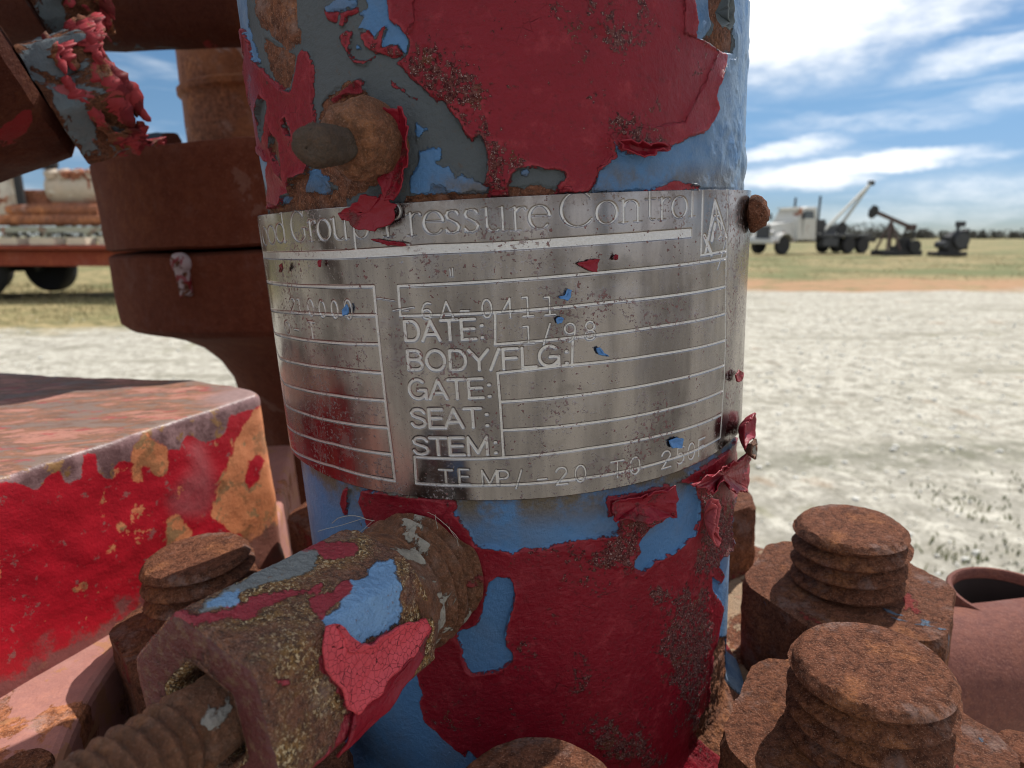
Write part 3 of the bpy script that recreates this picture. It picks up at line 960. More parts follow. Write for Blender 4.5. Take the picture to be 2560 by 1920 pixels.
LW = .0050
for pts in (((994, 715), (1240, 702.6), (1530, 679), (1817, 645)), ((1000, 790), (1240, 781), (1530, 755), (1817, 715)), ((1238, 861), (1436, 844), (1640, 817), (1817, 782.5)),
            ((1244, 932.6), (1400, 915), (1640, 887), (1817, 849)), ((1250, 1005), (1537, 976), (1680, 950), (1814, 911)), ((1256, 1076), (1537, 1049), (1680, 1020), (1811, 975)),
            ((1036, 1142), (1200, 1147), (1470, 1121.6), (1660, 1086), (1806, 1035)), ((1040, 1208), (1200, 1214), (1400, 1203), (1537, 1184), (1680, 1147), (1802, 1093)),
            ((994, 715), (1000, 790)), ((1238, 782), (1238, 861)), ((1433, 844), (1431, 915)), ((1244, 932.6), (1250, 1005), (1259, 1143)), ((1036, 1142), (1040, 1208)),
            ((640, 690), (674, 702.6), (752, 715), (933, 716)), ((650, 757), (686, 773), (771, 784), (938, 788.5)), ((660, 810), (695, 831), (801, 855), (947, 861)), ((674, 868), (710, 894), (831, 921), (953, 933)),
            ((690, 930), (719.5, 956.5), (831, 988), (960.5, 1001.6)), ((700, 982), (725.5, 1010.7), (831, 1053), (968, 1069.5)), ((710, 1034), (728.5, 1062), (831, 1110), (975.6, 1136)), ((719, 1090), (737.5, 1119), (831, 1166), (986, 1202)),
            ((933, 716), (939.5, 788.5), (947, 861), (954.5, 932), (962, 1002), (970, 1069.5), (979, 1136), (986, 1200.6)),
            ((1760, 476), (1755, 638)), ((1755, 638), (1818.6, 626)), ((1820, 471), (1819, 640)), ((1817, 642), (1816, 860), (1811, 975), (1802, 1093))):
    # straight etched rules run at one height between their ends, so they keep to the curve of the plate
    poly_line(line, pts, LW)
# the wide bar under the heading
for k in np.linspace(.15, .85, 7):
    poly_line(etch, [(640, 625 + 14 * k), (665, 630 + 14 * k), (860, 626 + 20 * k), (1072, 611 + 24 * k), (1240, 606 + 21 * k), (1500, 588 + 22 * k), (1729, 571 + 22 * k)], .0055)


def arc(cx, cy, rx, ry, a0, a1, n=14):
    return [(cx + rx * math.cos(R_(a0 + (a1 - a0) * i / n)), cy + ry * math.sin(R_(a0 + (a1 - a0) * i / n))) for i in range(n + 1)]


# serif letters: (points, kind) with kind 'a' = contrast by direction, number = fixed half width
def ser(x, y, w=.13):
    return ([(x - w, y), (x + w, y)], .014)


SERIF = {
    'o': (.66, [(arc(.33, .34, .29, .34, 0, 360, 28), 'a')]),
    'd': (.72, [(arc(.33, .34, .29, .34, 0, 360, 28), 'a'), ([(.58, 0), (.58, 1.02)], .042), ([(.46, 1.0), (.58, 1.02)], .014), ([(.58, .01), (.70, .02)], .014)]),
    'W': (1.2, [([(.08, 1), (.38, 0)], .05), ([(.38, 0), (.62, 1)], .02), ([(.62, 1), (.88, 0)], .05), ([(.88, 0), (1.14, 1)], .02), ser(.08, 1), ser(1.12, 1)]),
    'G': (1.02, [(arc(.50, .5, .45, .51, 42, 318, 28), 'a'), ([(.84, .16), (.84, .42)], .042), ser(.84, .43), ([(.835, .84), (.85, .98)], .016)]),
    'C': (.96, [(arc(.50, .5, .45, .51, 44, 316, 28), 'a'), ([(.83, .78), (.85, 1.0)], .016), ([(.82, .14), (.86, .22)], .014)]),
    'r': (.50, [([(.16, 0), (.16, .66)], .042), ser(.16, 0), ([(.04, .62), (.16, .68)], .016), (arc(.36, .46, .19, .20, 150, 60, 6), 'a'), ([(.44, .62), (.46, .59)], .034)]),
    'u': (.76, [([(.15, .68), (.15, .2)], .042), (arc(.34, .2, .19, .20, 180, 310, 8), 'a'), ([(.58, .68), (.58, 0)], .042), ([(.03, .67), (.15, .68)], .014), ([(.46, .67), (.58, .68)], .014), ([(.58, .0), (.70, .02)], .014)]),
    'p': (.74, [([(.15, -.34), (.15, .68)], .042), ser(.15, -.34), ([(.03, .65), (.15, .68)], .014), (arc(.40, .34, .27, .34, 150, -150, 22), 'a')]),
    'P': (.74, [([(.16, 0), (.16, 1)], .046), ser(.16, 0, .15), ([(.02, 1), (.40, 1)], .016), (arc(.38, .74, .26, .26, 90, -90, 12), 'a'), ([(.16, .48), (.38, .48)], .016)]),
    'e': (.60, [(arc(.32, .34, .28, .34, 8, 318, 26), 'a'), ([(.06, .385), (.60, .385)], .016)]),
    's': (.52, [([(.42, .56), (.36, .64), (.25, .67), (.14, .63), (.09, .54), (.13, .44), (.25, .37), (.37, .29), (.43, .19), (.39, .08), (.27, .01), (.15, .03), (.07, .12)], 'a'), ([(.42, .64), (.42, .52)], .014), ([(.07, .03), (.07, .17)], .014)]),
    'n': (.78, [([(.15, 0), (.15, .68)], .042), ser(.15, 0), ([(.03, .65), (.15, .68)], .014), (arc(.38, .44, .22, .22, 165, 0, 10), 'a'), ([(.60, .46), (.60, 0)], .042), ser(.60, 0)]),
    't': (.46, [([(.20, .90), (.20, .14)], .040), (arc(.31, .13, .11, .12, 180, 300, 6), .02), ([(.05, .66), (.40, .66)], .016)]),
    'l': (.36, [([(.18, 0), (.18, 1.02)], .042), ser(.18, 0), ([(.06, 1.0), (.18, 1.03)], .014)]),
}
a_ = lambda *k: list(k)
SANS = {
    'D': (.74, [[(.1, 0), (.1, 1), (.35, 1)] + arc(.35, .5, .29, .5, 90, -90, 10) + [(.1, 0)]]), 'A': (.76, [[(.04, 0), (.37, 1), (.70, 0)], [(.17, .3), (.57, .3)]]),
    'T': (.66, [[(.02, 1), (.62, 1)], [(.32, 1), (.32, 0)]]), 'E': (.66, [[(.6, 0), (.1, 0), (.1, 1), (.59, 1)], [(.1, .52), (.55, .52)]]), ':': (.34, [[(.16, .06), (.19, .06)], [(.16, .66), (.19, .66)]]),
    'B': (.73, [[(.1, 0), (.1, 1), (.38, 1)] + arc(.38, .76, .22, .24, 90, -90, 8) + [(.1, .52)], [(.38, .52)] + arc(.38, .26, .25, .26, 90, -90, 8) + [(.1, 0)]]),
    'O': (.82, [arc(.40, .5, .33, .51, 0, 360, 24)]), 'Y': (.72, [[(.03, 1), (.35, .46), (.67, 1)], [(.35, .46), (.35, 0)]]), '/': (.36, [[(.02, -.02), (.32, 1.02)]]),
    'F': (.64, [[(.1, 0), (.1, 1), (.58, 1)], [(.1, .52), (.53, .52)]]), 'L': (.60, [[(.1, 1), (.1, 0), (.56, 0)]]), 'G': (.84, [arc(.41, .5, .34, .51, 50, 322, 20), [(.44, .46), (.74, .46), (.74, 0)]]),
    'S': (.70, [[(.60, .80), (.52, .94), (.35, 1.0), (.18, .95), (.09, .80), (.13, .64), (.28, .55), (.44, .49), (.58, .40), (.62, .24), (.54, .08), (.35, 0), (.17, .05), (.08, .21)]]),
    'M': (.88, [[(.1, 0), (.1, 1), (.43, .1), (.76, 1), (.76, 0)]]),
    '-': (.6, [[(.05, .45), (.55, .45)]]), '0': (.7, [arc(.33, .5, .26, .5, 0, 360, 20)]), '1': (.6, [[(.08, .98), (.34, .98), (.34, 0)], [(.08, 0), (.62, 0)]]),
    '2': (.7, [[(.07, .78)] + arc(.33, .74, .26, .26, 160, -20, 8) + [(.07, 0), (.62, 0)]]), '4': (.7, [[(.5, 0), (.5, 1), (.05, .3), (.66, .3)]]),
    '5': (.7, [[(.58, 1), (.12, 1), (.10, .55)] + arc(.32, .32, .27, .32, 110, -140, 10)]), '6': (.7, [arc(.33, .28, .26, .29, 0, 360, 16), [(.07, .3), (.09, .62), (.2, .88), (.38, 1), (.56, .95)]]),
    '8': (.7, [arc(.33, .74, .23, .25, 0, 360, 14), arc(.33, .25, .27, .26, 0, 360, 14)]), '9': (.7, [arc(.33, .7, .26, .29, 0, 360, 16), [(.59, .7), (.56, .35), (.42, .05), (.28, 0)]]),
    'P': (.7, [[(.1, 0), (.1, 1), (.36, 1)] + arc(.36, .74, .24, .26, 90, -90, 8) + [(.1, .48)]]), ' ': (.5, []),
}


def set_text(A, text, p0, p1, cap, font, hw=.08, fill=True):
    """letters along a line from p0 to p1 (pixels read off the photograph, turned into places on the plate)"""
    q0, q1 = pp(*p0), pp(*p1)
    tot = sum(font[c][0] for c in text)
    ex = (q1 - q0) / tot
    up = cap
    x = 0.0
    kx = np.linalg.norm(ex)
    for c in text:
        adv, strokes = font[c]
        for s_ in strokes:
            pts, w = (s_ if isinstance(s_, tuple) else (s_, hw))
            Q = [q0 + ex * (x + px_) + np.array([0, up * py_]) for px_, py_ in pts]
            for (pa, pb), a, b in zip(zip(pts[:-1], pts[1:]), Q[:-1], Q[1:]):
                if w == 'a':
                    d = np.array(pb) - np.array(pa)
                    t = abs(d[1]) / max(np.linalg.norm(d), 1e-9)
                    wd = (.014 + .036 * t ** 1.5) * up
                else:
                    wd = w * up
                PF.stroke(A, a, b, wd)
        x += adv


CAPZ = .098
set_text(etch, 'Wood', (615, 618), (716, 604), CAPZ, SERIF)
set_text(etch, 'Group', (729, 604), (926, 594), CAPZ, SERIF)
set_text(etch, 'Pressure', (957, 591), (1376, 570), CAPZ, SERIF)
set_text(etch, 'Control', (1400, 569), (1742, 541), CAPZ, SERIF)
CS = .062
for t, a, b, c in (('DATE:', (1008, 852), (1218, 846), CS), ('BODY/FLG:', (1015, 924), (1430, 910), CS), ('GATE:', (1020, 996), (1236, 993), CS), ('SEAT:', (1026, 1068), (1230, 1066), CS), ('STEM:', (1031, 1135), (1252, 1134), CS * .95)):
    set_text(etch, t, a, b, c, SANS, .096)


def stamp_char(c, x0, x1, ytop, ybot, w=.0035):
    mx = (x0 + x1) / 2
    q = pp(mx, ybot)
    t = pp(mx, ytop)
    a, b = pp(x0, ybot), pp(x1, ybot)
    wd = (b[0] - a[0]) / .6
    for s_ in SANS[c][1]:
        Q = [np.array([q[0] + (px_ - .33) * wd, q[1] + (t[1] - q[1]) * py_]) for px_, py_ in s_]
        for k, (u0, u1) in enumerate(zip(Q[:-1], Q[1:])):
            PF.stroke(stamp, u0, u1, w)


for args in (('6', 1054, 1081, 757, 797), ('A', 1101, 1130, 754, 796), ('-', 1152, 1176, 755, 795), ('0', 1205, 1232, 749, 794), ('4', 1256, 1282, 746, 793), ('1', 1306, 1334, 742, 790), ('1', 1361, 1389, 742, 787),
             ('1', 1308, 1336, 815, 859), ('/', 1360, 1396, 810, 859), ('9', 1412, 1442, 808, 853), ('8', 1463, 1491, 803, 849),
             ('2', 726, 738, 746, 780), ('1', 744, 754, 748, 784), ('0', 769, 785, 749, 790), ('0', 797, 814, 752, 793), ('0', 828, 846, 752, 795), ('0', 861, 882, 750, 797), ('T', 773, 788, 806, 846), ('0', 716, 727, 804, 836), ('-', 736, 748, 806, 840),
             ('T', 1101, 1133, 1175, 1212), ('E', 1147, 1175, 1174, 1211), ('M', 1203, 1236, 1176, 1214), ('P', 1244, 1274, 1177, 1215), ('/', 1291, 1322, 1176, 1219), ('-', 1345, 1371, 1176, 1216), ('2', 1390, 1420, 1169, 1211), ('0', 1438, 1468, 1164, 1205),
             ('T', 1530, 1562, 1153, 1193), ('0', 1575, 1603, 1143, 1185), ('2', 1654, 1678, 1128, 1169), ('5', 1692, 1712, 1119, 1158), ('0', 1720, 1739, 1108, 1148), ('F', 1746, 1764, 1097, 1136)):
    stamp_char(*args)
for pts, w in ((((982, 776), (1034, 768)), .0025), (((940, 745), (985, 752)), .002), (((1000, 774), (1020, 777)), .002), (((1124, 672), (1126, 690)), .0025), (((1131, 670), (1132, 690)), .0025), (((934, 601), (1023, 611)), .003)):
    poly_line(stamp, pts, w)
# emblem in the corner box
for pts, w in ((((1766, 632), (1790, 500), (1817, 590)), .006), (((1790, 500), (1793, 534), (1805, 590)), .004), (((1775, 585), (1788, 540), (1803, 538)), .004), (((1764, 590), (1781, 634)), .009), (((1795, 545), (1806, 560), (1804, 588), (1797, 598)), .004), (((1782, 600), (1790, 560)), .008), (((1815, 600), (1806, 640), (1796, 672)), .003)):
    poly_line(etch, pts, w)

PU, PV = PF.U, PF.V
az_p = PU / PR
bulge = .022 * smooth01((R_(-140) - az_p) / R_(22)) + .014 * smooth01((az_p - R_(-38)) / R_(16)) * (1 + .8 * fbm(PU, PV, 2.2, 2)) + .004 * fbm(PU * 1.0, PV * .35, 3.0, 2)
pr = PR - .002 + bulge - .0016 * smooth01((np.maximum(etch, line) + .002) / .004) - .0018 * smooth01((stamp + .0015) / .003)
grime = np.maximum(smooth01(1 - (ZT - PV) / .05) * .6, smooth01((R_(-138) - az_p) / R_(10)) * .8 + .6 * smooth01((az_p - R_(-30)) / R_(6)))
Pp = np.stack([pr * np.cos(az_p), pr * np.sin(az_p), PV], -1)
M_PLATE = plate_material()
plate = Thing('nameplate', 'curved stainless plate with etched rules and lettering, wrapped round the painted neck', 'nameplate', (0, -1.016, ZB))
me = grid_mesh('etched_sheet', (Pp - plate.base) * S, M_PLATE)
for nm, a in (('etch', etch), ('line', line), ('stamp', stamp), ('grime', grime)):
    set_attr(me, nm, a)
o = bpy.data.objects.new('etched_sheet', me)
COL.objects.link(o)
o.parent = plate.o
md = o.modifiers.new('gauge', 'SOLIDIFY')
md.thickness = .008 * S
md.offset = -1
# bits of paint stuck on the plate
Z7 = lambda *p: [on_cyl(1240 + x / 3.318, 460 + y / 3.318, PR) for x, y in p]
Z8 = lambda *p: [on_cyl(620 + x / 3.318, 460 + y / 3.318, PR) for x, y in p]
flat = lambda k, q: .004 + .006 * k
for i, (pts, mm) in enumerate(((Z7((668, 660), (690, 645), (740, 650), (760, 630), (845, 622), (830, 725), (760, 720), (720, 700)), M_REDF), (Z7((985, 590), (1000, 595), (998, 620), (965, 620)), M_REDF),
                               (Z7((510, 935), (550, 930), (590, 875), (618, 880), (610, 930), (595, 962), (540, 950)), M_BLUEF), (Z7((490, 1125), (510, 1105), (555, 1110), (545, 1140), (500, 1150)), M_BLUEF),
                               (Z7((825, 1360), (850, 1352), (880, 1400), (920, 1425), (850, 1410)), M_BLUEF), (Z8((808, 1040), (835, 1000), (858, 1030), (850, 1080), (820, 1080)), M_BLUEF),
                               (Z8((300, 720), (330, 660), (340, 700), (330, 720)), M_REDF), (Z8((612, 640), (630, 630), (630, 690), (612, 690)), M_REDF), (Z8((1040, 460), (1330, 495), (1330, 515), (1200, 505)), M_REDF),
                               ([on_cyl(1200 + x / 2.963, 860 + y / 2.963, PR) for x, y in ((1390, 720), (1430, 690), (1490, 690), (1480, 760), (1410, 765))], M_BLUEF),
                               ([on_cyl(1200 + x / 2.963, 860 + y / 2.963, PR) for x, y in ((1850, 230), (1880, 190), (1905, 210), (1890, 270), (1860, 275))], M_REDF))):
    star_flake(plate, 'paint_fleck', pts, mm, flat, r0=PR + (.012 if i in (6, 10) else .002), thick_=.006, dense=.006, seed=20 + i)
# drive screw at the right end
ra, rz = R_(-25.5), on_cyl(1835, 537)[1]
rd = np.array([math.cos(ra), math.sin(ra), 0])
screw = Thing('drive_screw', 'rusty domed screw head at the right end of the metal plate', 'screw', rd * 1.0 + np.array([0, 0, rz]))
v_, f_ = lathe(densify([(.03, .0), (.036, .02), (.064, .024), (.070, .04), (.064, .066), (.045, .082), (.02, .088), (0.001, .089)], .01), 32, rd * 1.01 + np.array([0, 0, rz]), rd, bump=.010, bscale=22)
screw.part('head', v_, f_, M_STUD, angle=70)

# ------------------------------------------------------------------ studs and nuts round the flange
def hex_r(t, ap, rot=0.0):
    a = (t + rot) % (math.pi / 3) - math.pi / 6
    r = ap / math.cos(a)
    c = ap * 1.143
    return -math.log(math.exp(-r * 160) + math.exp(-c * 160)) / 160


def nut_mesh(c, z0, z1, ap, rot, hole=.25, n=168, bump=.012, seed=0):
    L = z1 - z0
    prof = []
    for k in np.linspace(0, 1, 16):
        prof.append((1.0, z0 + L * k))
    ch = []
    for k in np.linspace(0, 1, 10)[1:]:
        ch.append((1 - (1 - hole / ap) * k, z1 + .006 * k))

    def rf(t, h, r):
        h += c[2] * 0
        hr = hex_r(t, ap, rot)
        top = ap * 1.085 + max(0.0, (z1 - h)) * 1.3
        bot = ap * 1.10 + max(0.0, (h - z0)) * 2.2
        hr = min(hr, top, bot)
        return hr if r >= 1.0 else min(hr, ap * 1.02) * r
    V, F = lathe([(r, h) for r, h in prof + ch], n, (c[0], c[1], 0), (0, 0, 1), rf, bump=bump, bscale=7, seed=seed)
    return V, F


def stud_mesh(c, z0, z1, r=.268, pitch=.086, n=120, bump=.0045, seed=0, top=.86, depth=.058):
    prof = []
    hs = np.arange(z0, z1 - .045, .0075)
    for h_ in hs:
        prof.append((r, h_))
    for k in np.linspace(0, 1, 6):
        prof.append((r * (1 - (1 - top) * k), z1 - .045 + .045 * k))
    for k in (.75, .6, .4, .2, .01):
        prof.append((r * top * k, z1 + .002))

    def rf(t, h, rr):
        if h > z1 - .02 or rr < r * .95:
            return rr
        ph = (h / pitch - t / (2 * math.pi)) % 1.0
        cut = depth * (1 - abs(2 * ph - 1)) ** 1.3
        return rr - cut
    return lathe(prof, n, (c[0], c[1], 0), (0, 0, 1), rf, bump=bump, bscale=11, seed=seed)


STUDS = [(-42, 'big rusty stud and nut nearest the camera at the right, thread standing clear', .62, 240, 1.60),
         (-3, 'rusty stud and nut right of the painted neck, blue paint traces on its near side', .66, 200, 1.635),
         (46, 'rusty nut half hidden behind the right edge of the painted neck', .10, 120, 1.62),
         (90, 'rusty stud and nut directly behind the painted neck', .2, 96, 1.62),
         (135, 'rusty nut left behind the neck, beside the corner of the red block', .3, 96, 1.62),
         (182, 'dull brown stud and nut in front of the red block', .30, 160, 1.63),
         (225, 'rusty stud and nut under the square bleed fitting', .2, 120, 1.62),
         (270, 'rusty round stud end at the bottom edge in front of the painted neck', .3, 160, 1.56)]
for i, (deg, label, rot, nn, rad_) in enumerate(STUDS):
    a = R_(deg)
    c = np.array([rad_ * math.cos(a), rad_ * math.sin(a), 0])
    zt = -1.53 if deg != 225 else -1.66
    t = Thing('flange_bolt', label, 'bolt', (c[0], c[1], -2.36), 'studs with nuts round the neck flange')
    v_, f_ = stud_mesh(c, -2.3, zt, n=nn, seed=i * 3.1)
    t.part('stud', v_, f_, M_STUD, angle=50)
    v_, f_ = nut_mesh(c, -2.345, -1.86, .445 if deg not in (135, 182) else .40, rot, n=nn, seed=i * 5.3)
    t.part('nut', v_, f_, M_NUT, angle=32)

# ------------------------------------------------------------------ grease fitting above the plate
ga = R_(-112)
gd = np.array([math.cos(ga), math.sin(ga), -.13])
gd /= np.linalg.norm(gd)
g0 = np.array([.97 * math.cos(ga), .97 * math.sin(ga), .255])
gf = Thing('grease_fitting', 'rusty round grease fitting with a worn blunt tip, above the metal plate', 'fitting', g0)
prof = densify([(.104, -.03), (.110, .05), (.109, .10), (.100, .15), (.082, .18), (.06, .20)], .008)
v_, f_ = lathe(prof, 110, g0, gd, bump=.020, bscale=9)
gf.part('body', v_, f_, M_BOSS, angle=60)
prof = densify([(.046, .15), (.047, .24), (.053, .27), (.056, .305), (.054, .335), (.046, .352), (.030, .362), (.001, .366)], .007)
v_, f_ = lathe(prof, 90, g0, gd, bump=.009, bscale=18, seed=4)
gf.part('tip', v_, f_, M_TIP, angle=60)

# ------------------------------------------------------------------ bleed fitting below the plate
A0c = on_cyl(1066, 1432)
A0 = np.array([math.cos(A0c[0]), math.sin(A0c[0]), A0c[1]]) * np.array([.97, .97, 1])
T0 = at_depth(514, 1802, 1.50)
bd = T0 - A0
BL = float(np.linalg.norm(bd))
bd /= BL
bl = Thing('bleed_fitting', 'rusty hexagonal bleed fitting screwed into the neck below the plate, flaking blue and red', 'fitting', A0)


def bolt_thread(r, pitch, depth):
    def f(t, h, rr):
        ph = (h / pitch - t / (2 * math.pi)) % 1.0
        return rr - depth * (1 - abs(2 * ph - 1))
    return f


COLL = .30
prof = densify([(.222, .0), (.232, COLL * .5), (.215, COLL * .8), (.235, COLL), (.235, COLL + .06)], .006)
v_, f_ = lathe(prof, 120, A0, bd, rfun=lambda t, h, rr: rr - (.030 * (1 - abs(2 * ((h / .056 - t / 6.283) % 1) - 1)) if h < COLL * .75 else 0), bump=.010, bscale=11)
bl.part('threaded_collar', v_, f_, M_FIT, angle=60)


def bleed_mat():
    m, n, bs = material('bleed_body')
    P = n.coords(EQ)
    rc, rh = rust_color(n, P, 1.0, .5)
    gold = n.mix(n.rng(n.noise(P, 70, 4, .7), .4, .62), (.060, .032, .012), (.34, .185, .055))
    gold = n.mix(n.rng(n.noise(P, 115, 2, .6), .56, .61, 0, .85), gold, (.80, .62, .36))  # bright specks painted in as golden glints
    col = n.mix(n.rng(n.noise(P, 4, 4, .6), .40, .60), rc, gold)
    e = n.math('MULTIPLY', n.math('SUBTRACT', n.noise(P, 16, 6, .65), .5), .07)
    hgt = n.math('ADD', n.math('MULTIPLY', n.noise(P, 60, 4, .7), 1.0), n.math('MULTIPLY', n.noise(P, 150, 2, .5), .35))
    rgh = .26
    for nm, c0, c1 in (('sd_grey', (.10, .115, .12), (.19, .20, .20)), ('sd_blue', (.08, .20, .41), (.19, .32, .48)), ('sd_red', (.17, .008, .018), (.30, .022, .035)), ('sd_dark', (.040, .008, .008), (.12, .022, .020))):
        k = n.rng(n.math('ADD', n.attr(nm), e), -.003, .003)
        cc = n.mix(n.noise(P, 8, 5, .6), c0, c1)
        spk = n.rng(n.noise(P, 34, 6, .75), .50, .62, 0, .8) if nm == 'sd_dark' else n.rng(n.noise(P, 50, 4, .7), .60, .70, 0, .7)
        cc = n.mix(spk, cc, (.13, .065, .035))
        col = n.mix(k, col, cc)
        hgt = n.lerp(k, hgt, n.math('ADD', .95, n.math('MULTIPLY', n.noise(P, 50, 4, .7), .45)))
        rgh = n.lerp(k, rgh, .42)
    n.put(bs.inputs['Base Color'], col)
    n.put(bs.inputs['Roughness'], rgh)
    n.put(bs.inputs['Normal'], n.bump(hgt, 1.0, S * .026))
    return m


# hexagonal body as a fine surface so that its paint can be laid out on it
bu, bv, ba = frame(bd)
AP = .238
nb, nh = 560, 330
th = np.linspace(0, 2 * math.pi, nb, endpoint=False)
H0, H1 = COLL + .02, BL
hh = np.linspace(H0, H1, nh)
TH, HH = np.meshgrid(th, hh)
ROT, best = 0.0, None
for t_ in np.linspace(0, 2 * math.pi, 720, endpoint=False):
    pts_ = np.array([A0 + .268 * (math.cos(t_) * bu + math.sin(t_) * bv) + h_ * ba for h_ in np.linspace(COLL + .12, BL - .04, 6)])
    if ((pts_[3] - A0 - .45 * ba) @ (EO - A0)) < 0:
        continue
    q_ = (pts_ - EO) @ BE
    xy_ = np.stack([1280 + F_PX * q_[:, 0] / q_[:, 2], 960 - F_PX * q_[:, 1] / q_[:, 2]], -1)
    e_ = np.array([500 - 799, 1558 - 1479.0])
    n_ = np.array([-e_[1], e_[0]]) / np.linalg.norm(e_)
    d_ = np.abs((xy_ - np.array([799, 1479.0])) @ n_).mean()
    if best is None or d_ < best:
        best, ROT = d_, -t_
hexr = np.vectorize(lambda t: hex_r(t, AP, ROT))(th)[None, :]
cham = AP * 1.02 + np.minimum(HH - H0, 9) * 1.1
chamf = AP * 1.115 + (H1 - HH) * 1.6
RR = np.minimum(np.minimum(np.repeat(hexr, nh, 0), cham), chamf)
RR = RR + fbm(TH * .8 + 3, HH * 2.2, 6, 4) * .012 + fbm(TH * .8, HH * 2.2, 30, 3) * .006
# end face runs in to the bore, the bore runs back inside
extra_r = [.96, .9, .82, .74, .66, .57, .51, .485, .475, .475, .47]
extra_h = [.006, .008, .008, .007, .005, .002, -.004, -.02, -.06, -.12, -.20]
ring = RR[-1]
RRx = np.vstack([RR] + [ring[None, :] * e for e in extra_r])
HHx = np.vstack([HH] + [np.full((1, nb), H1 + e) for e in extra_h])
THx = np.vstack([TH] + [th[None, :]] * len(extra_r))
B3 = A0 + RRx[..., None] * (np.cos(THx)[..., None] * bu + np.sin(THx)[..., None] * bv) + HHx[..., None] * ba
# where each point is seen from the camera's side, to read the paint outline off the photograph
Q = (B3 - EO) @ BE
BX, BY = 1280 + F_PX * Q[..., 0] / Q[..., 2], 960 - F_PX * Q[..., 1] / Q[..., 2]


def px_poly(pts):
    """signed distance (equipment units) from an outline traced on the near side of the body"""
    Pq = np.array([(500 + x / 2.676, 1300 + y / 2.676) for x, y in pts])
    d = np.full(BX.shape, 1e9)
    ins = np.zeros(BX.shape, bool)
    for a, b in zip(Pq, np.roll(Pq, -1, 0)):
        e = b - a
        t = np.clip(((BX - a[0]) * e[0] + (BY - a[1]) * e[1]) / max(e @ e, 1e-9), 0, 1)
        d = np.minimum(d, np.hypot(BX - a[0] - t * e[0], BY - a[1] - t * e[1]))
        c = (a[1] > BY) != (b[1] > BY)
        ins ^= c & (BX < a[0] + (BY - a[1]) / (e[1] if abs(e[1]) > 1e-9 else 1e-9) * e[0])
    return np.clip(np.where(ins, d, -d) / 950.0, -.15, .15)


bg_ = px_poly([(480, 190), (540, 165), (640, 190), (790, 200), (800, 330), (620, 380), (400, 440), (320, 470), (200, 560), (60, 620), (-40, 640), (60, 520), (320, 370)])
bb_ = np.maximum(px_poly([(90, 510), (180, 480), (290, 470), (250, 560), (200, 590), (140, 570), (40, 590)]),
                 px_poly([(990, 400), (1100, 370), (1180, 270), (1290, 270), (1330, 420), (1340, 690), (1200, 770), (1090, 840), (960, 880), (930, 800), (820, 720), (810, 670), (900, 580), (1000, 480)]))
br_ = np.maximum.reduce([px_poly([(-160, 600), (0, 620), (250, 580), (330, 520), (560, 470), (800, 440), (780, 480), (500, 560), (330, 650), (0, 700), (-200, 720)]), px_poly([(560, 150), (700, 130), (1040, 150), (1050, 250), (830, 270), (790, 200), (640, 175)]),
                         px_poly([(740, 540), (880, 490), (960, 400), (1000, 390), (1000, 480), (890, 580), (810, 670), (770, 620)]), px_poly([(520, 1070), (600, 1065), (610, 1100), (540, 1130)]),
                         px_poly([(820, 730), (960, 870), (1480, 670), (1540, 720), (1420, 960), (1250, 1250), (1000, 1659), (760, 1659), (860, 1540), (980, 1290), (930, 1150), (790, 1010)])])
rr_n = np.concatenate([np.full(nh, -.1), np.linspace(.004, -.004, 6), np.full(len(extra_r) - 6, -.1)])
bk_ = np.repeat(rr_n[:, None], nb, 1) + np.clip(HHx - H1 + .03, 0, .03) * .35
M_BLEED = bleed_mat()
me = grid_mesh('hex_body', (B3 - bl.base) * S, M_BLEED, wrap=True)
for nm, a in (('sd_grey', bg_), ('sd_blue', bb_), ('sd_red', br_), ('sd_dark', bk_)):
    set_attr(me, nm, a)
o = bpy.data.objects.new('hex_body', me)
COL.objects.link(o)
o.parent = bl.o
prof = densify([(.094, -.15), (.094, .0), (.097, .03), (.100, .06), (.100, .27), (.088, .30), (.096, .33), (.100, .46), (.08, .5), (.001, .51)], .005)
v_, f_ = lathe(prof, 140, T0, bd, rfun=lambda t, h, rr: rr - (.020 * (1 - abs(2 * ((h / .040 - t / 6.283) % 1) - 1)) ** 1.2 if .04 < h < .28 else 0), bump=.006, bscale=12)
bl.part('threaded_stem', v_, f_, rust_mat('stem_rust', light=.8, tint=((.24, .10, .032), .3), strength=1.0, glint=.35, off=(1, 2, 3), paints=(((.36, .38, .36), .60, 5, .7), (RED, .66, 4, .7))), angle=60)


def body_flake(pts, off, mat, name='paint_flake', label=None, seed=0):
    """loose paint standing off the hexagonal body, outline traced on its near side"""
    P3 = []
    for x, y in pts:
        px, py = 500 + x / 2.676, 1300 + y / 2.676
        k = np.argmin((BX[:nh] - px) ** 2 + (BY[:nh] - py) ** 2 + (Q[:nh, :, 2] > Q[:nh].min() + .62) * 1e4 + ((B3[:nh] - A0 - HH[..., None] * ba) @ (EO - A0) < -.02) * 1e6)
        P3.append(B3[:nh].reshape(-1, 3)[k])
    return P3


